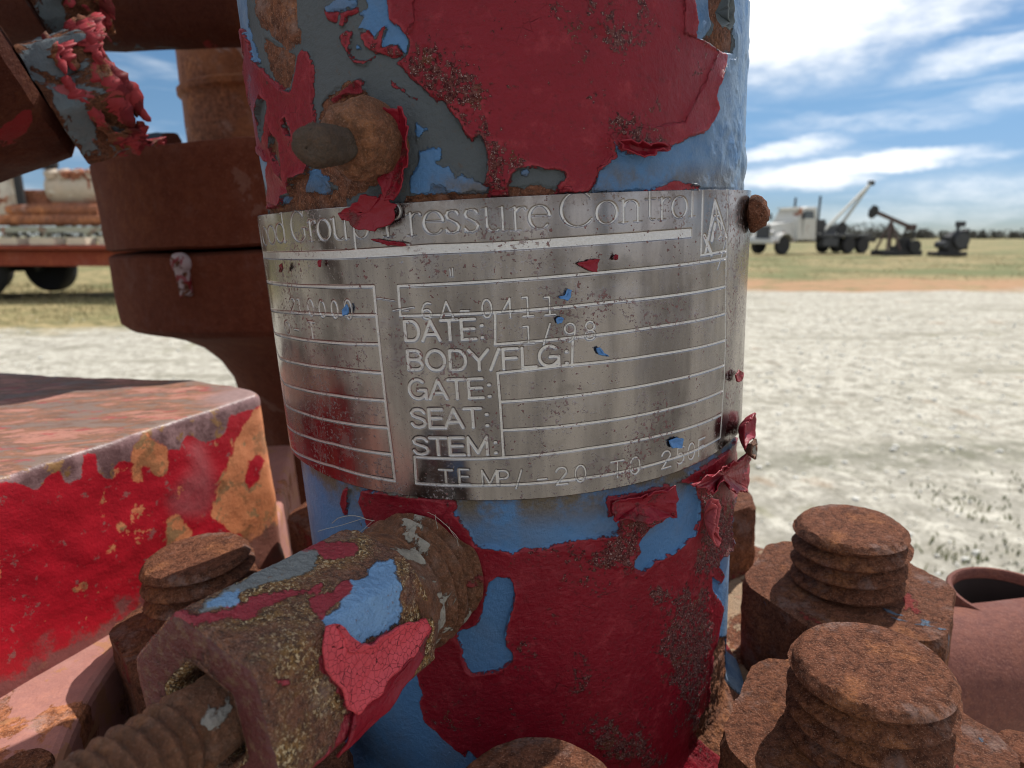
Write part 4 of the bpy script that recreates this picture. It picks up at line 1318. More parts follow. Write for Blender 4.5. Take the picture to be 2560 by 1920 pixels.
def sheet_flake(thing, pts3, mat, name, lift, thick_=.008, seed=0, label=None):
    pts = []
    n = len(pts3)
    for i in range(n):
        a, b = pts3[i], pts3[(i + 1) % n]
        k = max(1, int(np.linalg.norm(b - a) / .014))
        pts += [a + (b - a) * j / k for j in range(k)]
    pts = np.array(pts)
    c = pts.mean(0)
    ax_c = A0 + ((c - A0) @ ba) * ba
    V, F = [], []
    ks = (1, .93, .84, .7, .5, .3, .12)
    m = len(pts)

    def rad_at(q):
        rel = q - A0
        hq = rel @ ba
        x, y = rel @ bu, rel @ bv
        t = math.atan2(y, x) % (2 * math.pi)
        i = int(np.clip((hq - H0) / (H1 - H0) * (nh - 1), 0, nh - 1))
        j = int(t / (2 * math.pi) * nb) % nb
        return RR[i, j], t, hq
    for k in ks + (0,):
        for p in (pts if k else [c]):
            q = c + (p - c) * k
            q = q + np.array([mnoise.noise(Vector((q * 22 + seed + w).tolist())) for w in (0, 5, 9)]) * .010 * k
            r, t, hq = rad_at(q)
            r = r + lift(k, q) + .006 * mnoise.noise(Vector((q * 14 + seed).tolist()))
            V.append(A0 + r * (math.cos(t) * bu + math.sin(t) * bv) + hq * ba)
    for i in range(len(ks) - 1):
        for j in range(m):
            k2 = (j + 1) % m
            F.append((i * m + j, i * m + k2, (i + 1) * m + k2, (i + 1) * m + j))
    i = len(ks) - 1
    F += [(i * m + j, i * m + (j + 1) % m, len(V) - 1) for j in range(m)]
    o = thing.part(name, V, F, mat, angle=60, label=label)
    md = o.modifiers.new('film', 'SOLIDIFY')
    md.thickness = thick_ * S
    md.offset = 0
    return o


fl = body_flake([(825, 730), (880, 730), (960, 880), (1100, 840), (1200, 780), (1350, 690), (1470, 665), (1500, 730), (1400, 870), (1300, 980), (1180, 1100), (1080, 1220), (1000, 1290), (950, 1250), (880, 1100), (790, 1010), (800, 850)], 0, None)
sheet_flake(bl, fl, M_CRACK, 'paint_flake', lambda k, q: .010 + .010 * k ** 3, seed=3, label='cracked pink-red paint flake')
fl = body_flake([(1000, 1290), (1180, 1100), (1400, 880), (1500, 740), (1470, 900), (1380, 1050), (1230, 1290), (1000, 1560), (900, 1560)], 0, None)
sheet_flake(bl, fl, M_REDF, 'paint_flake', lambda k, q: .008 + .008 * k ** 3, seed=4)
# tape and fibres wound in the thread
V, F = [], []
for i in range(34):
    t = random.uniform(1.0, 3.6)
    h0 = random.uniform(-.01, .06)
    dt, dh, dr = random.uniform(.02, .06) * random.choice((-1, 1)), random.uniform(-.006, .006), random.uniform(.0, .004)
    r = .235
    w0 = random.uniform(.0006, .0017)
    pts = []
    for j in range(random.randint(6, 14)):
        pts.append(A0 + r * (math.cos(t) * bu + math.sin(t) * bv) + h0 * ba)
        dt += random.gauss(0, .012)
        dh += random.gauss(0, .003)
        dr += random.gauss(0, .003)
        t += dt
        h0 += dh
        r = max(.228, r + dr)
    for a, b in zip(pts[:-1], pts[1:]):
        V, F = join((V, F), tube(a, b, w0, n=4))
m_, n_, b_ = material('fibre')
b_.inputs['Base Color'].default_value = (.30, .27, .22, 1)
b_.inputs['Roughness'].default_value = .4
o = bl.part('thread_fibres', V, F, m_)
o['kind'] = 'stuff'

# ------------------------------------------------------------------ red block left of the neck and what it stands on
def block_mat():
    m, n, bs = material('red_block_paint')
    P = n.coords(EQ)
    rc, rh = rust_color(n, P, .7, 1.0)
    geo = n.new('ShaderNodeNewGeometry')
    sep = n.new('ShaderNodeSeparateXYZ')
    n.l.new(geo.outputs['Normal'], sep.inputs[0])
    top = n.attr('top_face')
    down = n.attr('below_top')
    right = n.attr('to_corner')
    ns = n.noise(P, 3.0, 6, .62, .3)
    nf = n.noise(P, 9, 6, .65)
    red_ = n.mix(n.noise(P, 2.2, 4, .6), (.34, .004, .013), (.44, .008, .020))
    red_ = n.mix(n.rng(n.noise(P, 16, 5, .7), .60, .66, 0, .85), red_, (.26, .10, .09))
    orange = n.mix(nf, (.46, .135, .05), (.74, .30, .14))
    orange = n.mix(n.rng(n.noise(P, 7, 5, .65), .53, .6), orange, (.30, .17, .08))
    pink_ = n.mix(n.noise(P, 24, 6, .75), (.14, .085, .08), (.38, .25, .235))
    str_ = n.new('ShaderNodeMapping')
    n.l.new(P, str_.inputs['Vector'])
    str_.inputs['Rotation'].default_value = (0, 0, R_(-25))
    str_.inputs['Scale'].default_value = (1.0, 2.8, 1)
    tn = n.noise(str_.outputs[0], 2.4, 7, .68, .4)
    tp = n.mix(n.rng(tn, .44, .50), (.19, .13, .105), n.mix(n.rng(tn, .50, .60), (.22, .10, .055), (.38, .17, .125)))
    tp = n.mix(n.rng(n.noise(str_.outputs[0], 6, 7, .75), .50, .60, 0, .9), tp, (.15, .075, .05))
    tp = n.mix(n.rng(n.noise(str_.outputs[0], 3.3, 7, .75), .57, .62, 0, .8), tp, (.30, .05, .05))
    tp = n.mix(n.rng(right, .5, .1), pink_, tp) if False else n.mix(n.rng(n.math('ADD', right, n.math('MULTIPLY', ns, .3)), .35, .62), pink_, tp)
    # face: weathered band under the top edge, orange patches towards the corner
    e = n.math('ADD', n.math('MULTIPLY', down, -1.0), n.math('MULTIPLY', n.math('SUBTRACT', nf, .5), .55))
    ed = n.math('MULTIPLY', n.math('SUBTRACT', n.noise(P, 11, 6, .7), .5), .10)
    band = n.rng(n.math('ADD', n.attr('sd_band'), n.math('MULTIPLY', ed, .8)), -.005, .005)
    pat = n.math('ADD', n.math('MULTIPLY', n.math('SUBTRACT', ns, .5), 1.8), n.math('SUBTRACT', .42, right))
    orp = n.rng(n.math('ADD', n.attr('sd_orange'), ed), -.006, .006)
    orange = n.mix(n.rng(n.noise(n.vmath('ADD', P, (3, 3, 3)), 6, 6, .7), .53, .62, 0, .85), orange, (.30, .13, .055))
    red_ = n.mix(n.rng(n.attr('sd_pink'), -.06, .05, 0, .75), red_, n.mix(nf, (.36, .03, .045), (.30, .13, .13)))
    band = n.math('MULTIPLY', band, n.math('SUBTRACT', 1.0, orp))
    col = n.mix(orp, red_, orange)
    col = n.mix(n.math('MULTIPLY', n.rng(n.noise(P, 5.2, 5, .65), .60, .63), .8), col, orange)
    bandc = n.mix(n.rng(n.noise(P, 7, 6, .7), .42, .60), (.13, .065, .065), (.27, .155, .155))
    bandc = n.mix(n.rng(n.noise(P, 5.0, 6, .7), .54, .60), bandc, (.25, .13, .05))
    col = n.mix(band, col, bandc)
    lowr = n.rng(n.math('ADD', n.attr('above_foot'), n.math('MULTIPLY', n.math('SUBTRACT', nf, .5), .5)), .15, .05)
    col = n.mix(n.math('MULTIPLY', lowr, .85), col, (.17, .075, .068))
    col = n.mix(top, col, tp)
    n.put(bs.inputs['Base Color'], col)
    n.put(bs.inputs['Roughness'], n.lerp(top, .42, .7))
    hh_ = n.math('ADD', n.math('MULTIPLY', nf, .8), n.math('MULTIPLY', n.noise(P, 40, 4, .65), .5))
    n.put(bs.inputs['Normal'], n.bump(hh_, .22, S * .03))
    return m


ZBT = -1.0
ca = on_z(656, 981, ZBT)
fa = on_z(0, 1194, ZBT)
cb = on_z(575, 958, ZBT)
bkp = on_z(472, 949, ZBT)
bkl = on_z(0, 933, ZBT)
dirn = (fa - ca)[:2]
fl_ = ca[:2] + dirn * 1.55
bl_ = bkp[:2] + (bkl - bkp)[:2] * 1.3
top_poly = [tuple(ca[:2]), tuple(cb[:2]), tuple(bkp[:2]), tuple(bl_), (float(fl_[0]) - 1.2, float(fl_[1]) + .4), tuple(fl_)]
# denser outline, rounded top edge
op = []
for i, p in enumerate(top_poly):
    a, b = np.array(p), np.array(top_poly[(i + 1) % len(top_poly)])
    k = max(1, int(np.linalg.norm(b - a) / .022))
    op += [a + (b - a) * j / k for j in range(k)]
op = np.array(op)
# soften corners
for _ in range(9):
    op = (np.roll(op, 1, 0) + 2 * op + np.roll(op, -1, 0)) / 4
cc = op.mean(0)
ZBB = -2.3
rowsz = []
for z in np.linspace(ZBB, ZBT - .05, 60):
    rowsz.append((z, 1.0))
for k in np.linspace(0, 1, 6)[1:]:
    rowsz.append((ZBT - .05 + .05 * math.sin(k * math.pi / 2), 1 - .022 * (1 - math.cos(k * math.pi / 2))))
for k in np.linspace(.96, .02, 28):
    rowsz.append((ZBT, k))
BP = np.zeros((len(rowsz), len(op), 3))
for i, (z, k) in enumerate(rowsz):
    q = cc + (op - cc) * k
    BP[i, :, :2] = q
    BP[i, :, 2] = z
for i in range(BP.shape[0]):
    for j in range(BP.shape[1]):
        p = BP[i, j]
        f_ = .018 * mnoise.fractal(Vector((p * 2.4).tolist()), 1, 2, 4)
        n2 = (p[:2] - cc) / (np.linalg.norm(p[:2] - cc) + 1e-6)
        BP[i, j, :2] += n2 * f_
        BP[i, j, 2] += f_ * .6
topf = np.array([0.0 if z < ZBT - .004 else 1.0 for z, k in rowsz])[:, None] * np.ones((1, len(op)))
tocor = np.linalg.norm(BP[..., :2] - ca[:2], axis=-1)
blk = Thing('valve_body_block', 'large red painted steel block with weathered top, left of the neck', 'valve body', (*cc, ZBB))
me = grid_mesh('block', (BP - blk.base) * S, block_mat(), wrap=True)
QB = (BP - EO) @ BE
BLX, BLY = 1280 + F_PX * QB[..., 0] / QB[..., 2], 960 - F_PX * QB[..., 1] / QB[..., 2]


def face_poly(pts):
    Pq = np.array([(x / 2.963, 900 + y / 2.963) for x, y in pts])
    d = np.full(BLX.shape, 1e9)
    ins = np.zeros(BLX.shape, bool)
    for a, b in zip(Pq, np.roll(Pq, -1, 0)):
        e = b - a
        t = np.clip(((BLX - a[0]) * e[0] + (BLY - a[1]) * e[1]) / max(e @ e, 1e-9), 0, 1)
        d = np.minimum(d, np.hypot(BLX - a[0] - t * e[0], BLY - a[1] - t * e[1]))
        c = (a[1] > BLY) != (b[1] > BLY)
        ins ^= c & (BLX < a[0] + (BLY - a[1]) / (e[1] if abs(e[1]) > 1e-9 else 1e-9) * e[0])
    return np.clip(np.where(ins, d, -d) / 440.0, -.2, .2)


s_or = np.maximum.reduce([face_poly([(960, 800), (990, 640), (1080, 540), (1150, 600), (1230, 640), (1250, 760), (1230, 850), (1180, 880), (1110, 790), (1060, 790), (1050, 900), (1000, 890)]),
                          face_poly([(1560, 1150), (1590, 1000), (1640, 880), (1720, 700), (1760, 560), (1830, 440), (1960, 300), (2010, 280), (2140, 500), (2200, 1300), (2150, 1700), (1600, 1700), (1690, 1420), (1800, 1300), (1690, 1250), (1600, 1180)]),
                          face_poly([(1230, 1190), (1310, 1140), (1370, 1200), (1400, 1250), (1410, 1340), (1380, 1420), (1250, 1380), (1230, 1290)]), face_poly([(870, 1215), (930, 1205), (945, 1240), (900, 1275), (870, 1250)]), face_poly([(800, 1390), (850, 1350), (880, 1420), (800, 1430)])])
s_or = np.minimum(s_or, -face_poly([(1830, 760), (1900, 700), (1960, 740), (1920, 860), (1850, 970), (1810, 900)]))
s_bd = face_poly([(-300, 900), (-300, 800), (200, 780), (440, 640), (700, 540), (950, 460), (1130, 400), (1350, 340), (1600, 240), (2060, 120), (2060, 300), (1900, 350), (1700, 420), (1660, 560), (1520, 620), (1380, 560), (1330, 650), (1260, 660), (950, 760), (860, 760), (850, 880), (780, 890), (730, 830), (700, 700), (620, 700), (600, 890), (480, 920), (440, 790), (360, 860), (270, 970), (130, 900)])
s_pk = face_poly([(1400, 640), (1480, 600), (1560, 800), (1600, 950), (1540, 1100), (1480, 1150), (1300, 1150), (1250, 1050), (1440, 780)])
for nm, a in (('sd_orange', s_or), ('sd_band', s_bd), ('sd_pink', s_pk), ('top_face', topf), ('below_top', ZBT - BP[..., 2]), ('to_corner', tocor), ('above_foot', BP[..., 2] + 2.0)):
    set_attr(me, nm, a)
o = bpy.data.objects.new('block', me)
COL.objects.link(o)
o.parent = blk.o
# pinkish shoulder the block rises from
arcp = [(2.06 * math.cos(R_(a)), 2.06 * math.sin(R_(a))) for a in np.linspace(150, 262, 40)]
sh = [(-1.0, .7)] + arcp + [(-.9, -3.4), (-6.0, -3.4), (-7.5, 3.0), (-2.2, 3.0)]
shv = prism([p for p in [(-1.72, 1.2)] + [(2.06 * math.cos(R_(a)), 2.06 * math.sin(R_(a))) for a in np.linspace(146, 250, 50)] + [(-1.2, -2.6), (-6.0, -3.4), (-7.5, 3.0), (-2.2, 3.0)]], -3.0, -2.0)
M_SHOULDER = rust_mat('pink_shoulder', k=.9, light=1.0, paints=(((.40, .20, .175), .43, 2.6, .75), ((.36, .18, .09), .55, 5.0, .7)), strength=.25, off=(8, 1, 2))
o = blk.part('shoulder', shv[0], shv[1], M_SHOULDER, smooth=False)
bevel_mod(o, .05 * S)
# small dome at the lower left corner
dc = on_z(50, 1935, -1.88)
tb = Thing('shoulder_bolt', 'rusty bolt head in the bottom left corner on the pink shoulder', 'bolt', (dc[0], dc[1], -2.0))
v_, f_ = stud_mesh((dc[0], dc[1], 0), -2.05, -1.86, r=.115, n=60, bump=.006)
tb.part('stud', v_, f_, M_STUD, angle=50)

# ------------------------------------------------------------------ rusty hub behind, left
hc = np.array([-2.003, 4.782])
hub = Thing('rusty_hub', 'big dark rust brown hub of two joined flanges, behind the neck on the left', 'wellhead hub', (hc[0], hc[1], -6))
rr = 2.32
prof = densify([(rr - .05, -.095), (rr, -.07), (rr, .70), (rr - .03, .755), (rr - .10, .77), (0.02, .77)], .12)
v_, f_ = lathe(prof, 128, (hc[0], hc[1], 0), bump=.02, bscale=1.6)
hub.part('upper_flange', v_, f_, M_HUB, angle=35)
prof = densify([(1.25, -9), (1.25, -2.4), (1.27, -1.9), (1.34, -1.55), (1.45, -1.33), (1.62, -1.14), (1.83, -1.01), (2.06, -.92), (rr - .06, -.86), (rr, -.80), (rr, -.15), (rr - .05, -.12), (.5, -.12)], .12)
v_, f_ = lathe(prof, 128, (hc[0], hc[1], 0), bump=.02, bscale=1.6, seed=3)
hub.part('lower_flange', v_, f_, M_HUB, angle=35)
# stepped pipe on top of the hub, seen between the neck and the overhead flange
pc = on_z(640, 335, .70)
pl = at_depth(462, 200, 6.3)
pcx, pcy = -2.0, 3.5
lc = at_depth(468, 330, 8.0)
pr_ = 1.0
pcx, pcy = lc[0] + pr_, lc[1] + .15
prof = densify([(pr_ + .05, .75), (pr_ + .05, .92), (pr_ - .0, .96), (pr_ - .02, 1.62), (pr_ + .02, 1.66), (pr_ + .02, 1.72), (pr_ - .03, 1.75), (pr_ - .05, 3.0)], .08)
v_, f_ = lathe(prof, 96, (pcx, pcy, 0), bump=.01, bscale=3)
hub.part('stepped_pipe', v_, f_, rust_mat('pipe_weathered', k=.6, light=.9, paints=(((.42, .44, .47), .60, 1.5, .8), ((.24, .09, .04), .45, 1.2, .6)), strength=.4, off=(3, 3, 9)), angle=40)
v_, f_ = lathe(densify([(.46, .75), (.46, .93), (.40, .99), (.40, 1.01), (.02, 1.01)], .06), 96, (pcx + .85, pcy - .85, 0), bump=.01, bscale=3)
hub.part('cap', v_, f_, M_HUB, angle=40)
bc_ = at_depth(385, 300, 6.9)
v_, f_ = lathe(densify([(.24, -.2), (.24, .12), (.2, .18), (.01, .19)], .05), 48, (bc_[0], bc_[1], .92), bump=.02, bscale=4)
hub.part('boss', v_, f_, M_DARK, angle=50)
# small welded lug on the lower flange
lu = at_depth(622, 720, 6.2)
lug_dir = np.array([lu[0] - hc[0], lu[1] - hc[1], 0])
lug_dir /= np.linalg.norm(lug_dir)
lp = np.array([hc[0], hc[1], 0]) + lug_dir * (rr + .01)
V, F = join(tube(lp + np.array([0, 0, -.20]), lp + np.array([0, 0, -.48]), .065, .055, 20), lathe([(.001, -.02), (.09, -.02), (.09, .03), (.06, .06), (.001, .07)], 20, lp + np.array([0, 0, -.2]), lug_dir))
hub.part('lug', V, F, rust_mat('lug_paint', light=.3, paints=(((.34, .28, .29), .50, 4, .9), (RED, .55, 5, .8)), off=(5, 0, 0)), angle=50)

# ------------------------------------------------------------------ overhead side outlet, upper left
p_b = at_depth(450, 128, 6.0)
oz = p_b[2]
out = Thing('side_outlet', 'dark flanged side outlet of the wellhead, crossing the top left of the photo', 'flanged outlet', (-1.5, 1.4, oz + .5))
ol = at_depth(-900, 160, 6.0)
orr = at_depth(900, 105, 6.0)
oax = orr - ol
v_, f_ = lathe(densify([(.50, 0), (.50, float(np.linalg.norm(oax)))], .2), 96, ol + np.array([0, 0, .5]), oax, bump=.02, bscale=2)
out.part('pipe', v_, f_, M_DARK, angle=50)
P1 = at_depth(130, 250, 4.2)
rv = (P1 - EO) / np.linalg.norm(P1 - EO)
best = None
for d2 in np.linspace(3, 7, 401):
    P2_ = at_depth(318, 185, d2)
    k_ = abs((P2_ - P1) @ rv)
    if best is None or k_ < best[0]:
        best = (k_, P2_)
fax = (best[1] - P1) / np.linalg.norm(best[1] - P1)
dn = np.cross(rv, fax)
if dn[2] > 0:
    dn = -dn
rim = at_depth(185, 385, 4.3)
FRAD = 1.25
fcen = rim - FRAD * dn
fcen = fcen + fax * (((at_depth(205, 240, 3.9) - fcen) @ fax) - .19)
v_, f_ = lathe(densify([(.3, -1.3), (FRAD - .08, -1.3), (FRAD, -1.22), (FRAD, -.06), (FRAD - .06, 0), (.3, 0)], .1), 128, fcen, fax, bump=.03, bscale=2)
out.part('flange', v_, f_, M_DARK, angle=35)
v_, f_ = lathe([(.5, -8), (.5, -1.2)], 48, fcen, fax)
out.part('branch_pipe', v_, f_, M_DARK, angle=50)


def side_nut(px, py, d, ap, L, rot, label, seed):
    c = at_depth(px, py, d)
    t = Thing('outlet_bolt', label, 'bolt', c, 'nuts on the overhead side outlet')
    V, F = nut_mesh((0, 0, 0), -L / 2, L / 2, ap, rot, hole=.25, n=120, seed=seed, bump=.02)
    u, v, a = frame(fax)
    V = [c + p[0] * u + p[1] * v + p[2] * a for p in np.array(V)]
    t.part('nut', V, F, M_DKNUT, angle=32)
    V, F = stud_mesh((0, 0, 0), -L / 2, L / 2 + .06, r=.22, n=80, seed=seed)
    V = [c + p[0] * u + p[1] * v + p[2] * a for p in np.array(V)]
    t.part('stud', V, F, M_DARK, angle=50)
    return t, c, u, v, a


_u, _v, _a = frame(fax)
TA = math.atan2(-rv @ _v, -rv @ _u)
M_DKNUT = rust_mat('outlet_nut', light=.1, paints=(((.12, .16, .18), .52, 2.2, .85), ((.34, .05, .055), .60, 2.4, .8)), strength=.8, off=(7, 7, 1))
M_TORN = rust_mat('torn_pink', light=.3, paints=(((.27, .034, .042), .45, 3.5, .95), ((.11, .014, .018), .54, 5, .85)), strength=.25)


def torn_strip(t, c, u, v, a, ap, L, t0, t1, seed, count=20):
    """brittle shards of paint standing off the outer end of the nut, each tapered and split"""
    rg = random.Random(seed)
    V, F = [], []
    for q in range(count):
        th0 = rg.uniform(t0, t1)
        ln = rg.uniform(.4, 1.2)
        off = L / 2 + rg.uniform(-.20, .10)
        w = rg.uniform(.05, .15)
        slant = rg.uniform(-.10, .10)
        lift = rg.uniform(.005, .05)
        n = 24
        k0 = len(V)
        for i in range(n + 1):
            s_ = i / n
            th_ = th0 + (s_ - .5) * ln
            ww = w * (math.sin(math.pi * min(1, s_ * .9 + .08)) ** .7) * (1 + .9 * mnoise.noise(Vector((s_ * 11, q * 3.1, seed))))
            r = ap * 1.05 + lift * (2 * s_ - 1) ** 2 + .02 * mnoise.noise(Vector((s_ * 4, q * 1.7, seed + 5)))
            k = off + slant * (s_ - .5) + .03 * mnoise.noise(Vector((s_ * 3, q * 2.3, seed + 9)))
            for e in (-1, 1):
                V.append(c + (r + (e > 0) * lift * .5) * (math.cos(th_) * u + math.sin(th_) * v) + (k + e * ww / 2) * a)
        F += [(k0 + 2 * i, k0 + 2 * i + 1, k0 + 2 * i + 3, k0 + 2 * i + 2) for i in range(n)]
    o = t.part('torn_paint', V, F, M_TORN, angle=25)
    md = o.modifiers.new('film', 'SOLIDIFY')
    md.thickness = .006 * S


t1_ = side_nut(205, 240, 3.9, .33, .36, .25, 'overhead nut with torn pink paint, right of the dark flange at top left', 3)
torn_strip(*t1_, .33, .36, TA - 1.3, TA + 1.5, 1, 18)
t2_ = side_nut(135, -35, 4.0, .31, .36, .1, 'overhead nut cut off by the top edge, above the nut with torn pink paint', 9)
torn_strip(*t2_, .31, .36, TA - .2, TA + 1.5, 12, 8)

# ------------------------------------------------------------------ lower right: another spool lying beyond the bolts
M_PIPE = rust_mat('faded_pipe', k=.5, light=.6, tint=((.15, .062, .055), .7), strength=.3, off=(2, 8, 3))
M_BORE, nb_, bb2_ = material('shaded_bore')  # near-black colour puts the shade inside the outlet into the material
nb_.put(bb2_.inputs['Base Color'], nb_.mix(nb_.noise(nb_.coords(EQ), 6, 4), (.012, .009, .009), (.03, .02, .018)))
bb2_.inputs['Roughness'].default_value = .9
c0 = at_depth(2560, 1640, 3.6)
sp_t = Thing('spool_pipe', 'faded pinkish pipe spool with open top outlet, beyond the bolts at the right edge', 'pipe spool', c0)
v_, f_ = lathe(densify([(.02, -1.0), (.30, -1.0), (.34, -.96), (.34, 2.2)], .1), 72, c0 + np.array([0, 0, -.05]), (1, .10, .0), bump=.012, bscale=3)
sp_t.part('barrel', v_, f_, M_PIPE, angle=40)
rc_ = at_depth(2530, 1492, 3.7)
v_, f_ = lathe([(.31, -.35), (.32, .0), (.312, .012), (.295, .012), (.285, 0), (.284, -.05)], 72, rc_, (0.02, 0, 1))
f_ = [q for q in f_ if len(q) == 4]
sp_t.part('outlet_ring', v_, f_, M_PIPE, angle=50)
v_, f_ = lathe([(.283, -.052), (.283, -.50), (.02, -.50)], 72, rc_, (0.02, 0, 1))
f_ = [q for q in f_ if len(q) == 4 or max(q) > 150]
sp_t.part('bore', v_, f_, M_BORE, angle=50)
c1 = at_depth(2560, 1880, 2.35)
ed = Thing('edge_bolt', 'small rusty bolt at the right edge, below the pink pipe spool', 'bolt', c1)
v_, f_ = stud_mesh((c1[0], c1[1], 0), c1[2] - .3, c1[2] + .02, r=.10, n=60, pitch=.06)
ed.part('stud', v_, f_, M_STUD, angle=50)

# ------------------------------------------------------------------ setting: ground
def ground_mat():
    m, n, bs = material('caliche_and_grass')
    P = n.coords((1, 1, 1))
    sep = n.new('ShaderNodeSeparateXYZ')
    n.l.new(P, sep.inputs[0])
    x, y = sep.outputs[0], sep.outputs[1]
    bx = n.math('MINIMUM', n.math('ADD', 10.6, n.math('MULTIPLY', x, .60)), 13.6)
    d = n.math('SUBTRACT', y, bx)
    d = n.math('ADD', d, n.math('MULTIPLY', n.math('SUBTRACT', n.noise(P, .55, 6, .68), .5), 3.4))
    d = n.math('ADD', d, n.math('MULTIPLY', n.math('SUBTRACT', n.noise(P, .16, 3, .5), .5), 5.0))
    a = n.noise(P, 1.3, 7, .68)
    b = n.noise(P, 9, 6, .7)
    c = n.noise(P, 42, 5, .7)
    st = n.new('ShaderNodeMapping')
    n.l.new(P, st.inputs['Vector'])
    st.inputs['Scale'].default_value = (.35, 1.6, 1)
    trk = n.noise(st.outputs[0], 1.7, 6, .62)
    gravel = n.mix(n.rng(b, .33, .62), (.215, .20, .16), (.50, .475, .405))
    gravel = n.mix(n.rng(c, .55, .68, 0, .8), gravel, (.62, .59, .52))
    gravel = n.mix(n.rng(c, .46, .37, 0, .85), gravel, (.12, .115, .09))
    gravel = n.mix(n.rng(trk, .50, .66, 0, .8), gravel, n.mix(b, (.15, .14, .105), (.33, .31, .25)))
    rut = n.math('ABSOLUTE', n.math('SUBTRACT', n.math('ADD', y, n.math('MULTIPLY', n.noise(P, .8, 4), .5)), n.math('ADD', 3.15, n.math('MULTIPLY', x, .10))))
    rut = n.math('MULTIPLY', n.rng(rut, .30, .05), n.rng(n.noise(P, 7, 6, .7), .40, .55))
    gravel = n.mix(n.math('MULTIPLY', rut, .85), gravel, (.13, .13, .09))
    near = n.rng(y, 4.6, 2.2)
    gravel = n.mix(n.math('MULTIPLY', near, n.rng(n.noise(P, 5.5, 7, .72), .42, .58, 0, .8)), gravel, n.mix(c, (.14, .13, .10), (.40, .38, .33)))
    fk = n.noise(P, 90, 4, .75)
    gravel = n.mix(n.rng(fk, .56, .66, 0, .6), gravel, (.16, .15, .12))
    gravel = n.mix(n.math('MULTIPLY', n.rng(a, .60, .70), .7), gravel, n.mix(c, (.11, .12, .06), (.30, .27, .18)))
    gravel = n.mix(n.math('MULTIPLY', n.rng(n.noise(P, 1.15, 5, .65), .62, .70), .45), gravel, (.27, .17, .095))
    grass = n.mix(n.rng(n.noise(P, 3.5, 6, .7), .36, .64), (.12, .115, .05), (.34, .27, .14))
    grass = n.mix(n.rng(n.noise(P, .22, 4, .6), .47, .6), grass, n.mix(b, (.08, .10, .035), (.19, .19, .09)))
    dirt_ = n.mix(b, (.27, .15, .075), (.40, .25, .15))
    rightm = n.rng(x, -2.0, 3.0)
    dk = n.math('MULTIPLY', n.rng(d, 5.0, 2.4), rightm)
    far_ = n.mix(n.math('MULTIPLY', dk, n.rng(a, .30, .55)), grass, dirt_)
    col = n.mix(n.rng(d, -.4, .5), gravel, far_)
    n.put(bs.inputs['Base Color'], col)
    bs.inputs['Roughness'].default_value = .95
    bs.inputs['Specular IOR Level'].default_value = .15
    hh_ = n.math('ADD', n.math('MULTIPLY', b, .5), n.math('MULTIPLY', c, .35))
    hh_ = n.math('ADD', hh_, n.math('MULTIPLY', a, 1.2))
    n.put(bs.inputs['Normal'], n.bump(hh_, .36, .03))
    return m


def uneven(x, y):
    return .05 * mnoise.fractal(Vector((x * .22, y * .22, 0)), 1, 2, 3) + .018 * mnoise.fractal(Vector((x * 1.6, y * 1.6, 4)), 1, 2, 3)


gx = np.concatenate([np.linspace(-900, -26, 26), np.linspace(-24, 30, 190), np.linspace(33, 900, 26)])
gy = np.concatenate([np.linspace(-300, -6, 14), np.linspace(-5, 26, 170), np.linspace(28, 70, 40), np.linspace(80, 1500, 30)])
GX, GY = np.meshgrid(gx, gy)
GZ = np.vectorize(uneven)(GX, GY) - .01
me = grid_mesh('ground', np.stack([GX, GY, GZ], -1), ground_mat())
o = bpy.data.objects.new('ground', me)
COL.objects.link(o)
o['kind'] = 'structure'

# loose stones on the near gravel
ico = bmesh.new()
bmesh.ops.create_icosphere(ico, subdivisions=1, radius=1)
iv = np.array([v.co[:] for v in ico.verts])
ifc = np.array([[v.index for v in f.verts] for f in ico.faces])
ico.free()
NS = 5200
pos = np.stack([RNG.uniform(.3, 7.5, NS), 1.0 + 8.0 * RNG.random(NS) ** 1.7], -1)
pos[:700, 0] = RNG.uniform(-7, -1, 700)
sz = .005 + .016 * RNG.random(NS) ** 4
allv, allf = [], []
for i in range(NS):
    q = iv * (1 + .35 * (RNG.random((12, 1)) - .5)) * np.array([1, RNG.uniform(.6, 1.2), RNG.uniform(.4, .8)]) * sz[i]
    zz = uneven(pos[i, 0], pos[i, 1]) - .01
    allv.append(q + np.array([pos[i, 0], pos[i, 1], zz + sz[i] * .25]))
    allf.append(ifc + i * 12)
me = bpy.data.meshes.new('gravel_stones')
me.from_pydata(np.concatenate(allv).tolist(), [], np.concatenate(allf).tolist())
m_, n_, b_ = material('stone_white')
n_.put(b_.inputs['Base Color'], n_.mix(n_.noise(n_.coords((1, 1, 1)), 30, 3), (.36, .35, .31), (.78, .76, .70)))
b_.inputs['Roughness'].default_value = .95
me.materials.append(m_)
o = bpy.data.objects.new('gravel_stones', me)
COL.objects.link(o)
o['kind'] = 'stuff'
tag(o, 'loose white stones scattered over the caliche ground', 'gravel')

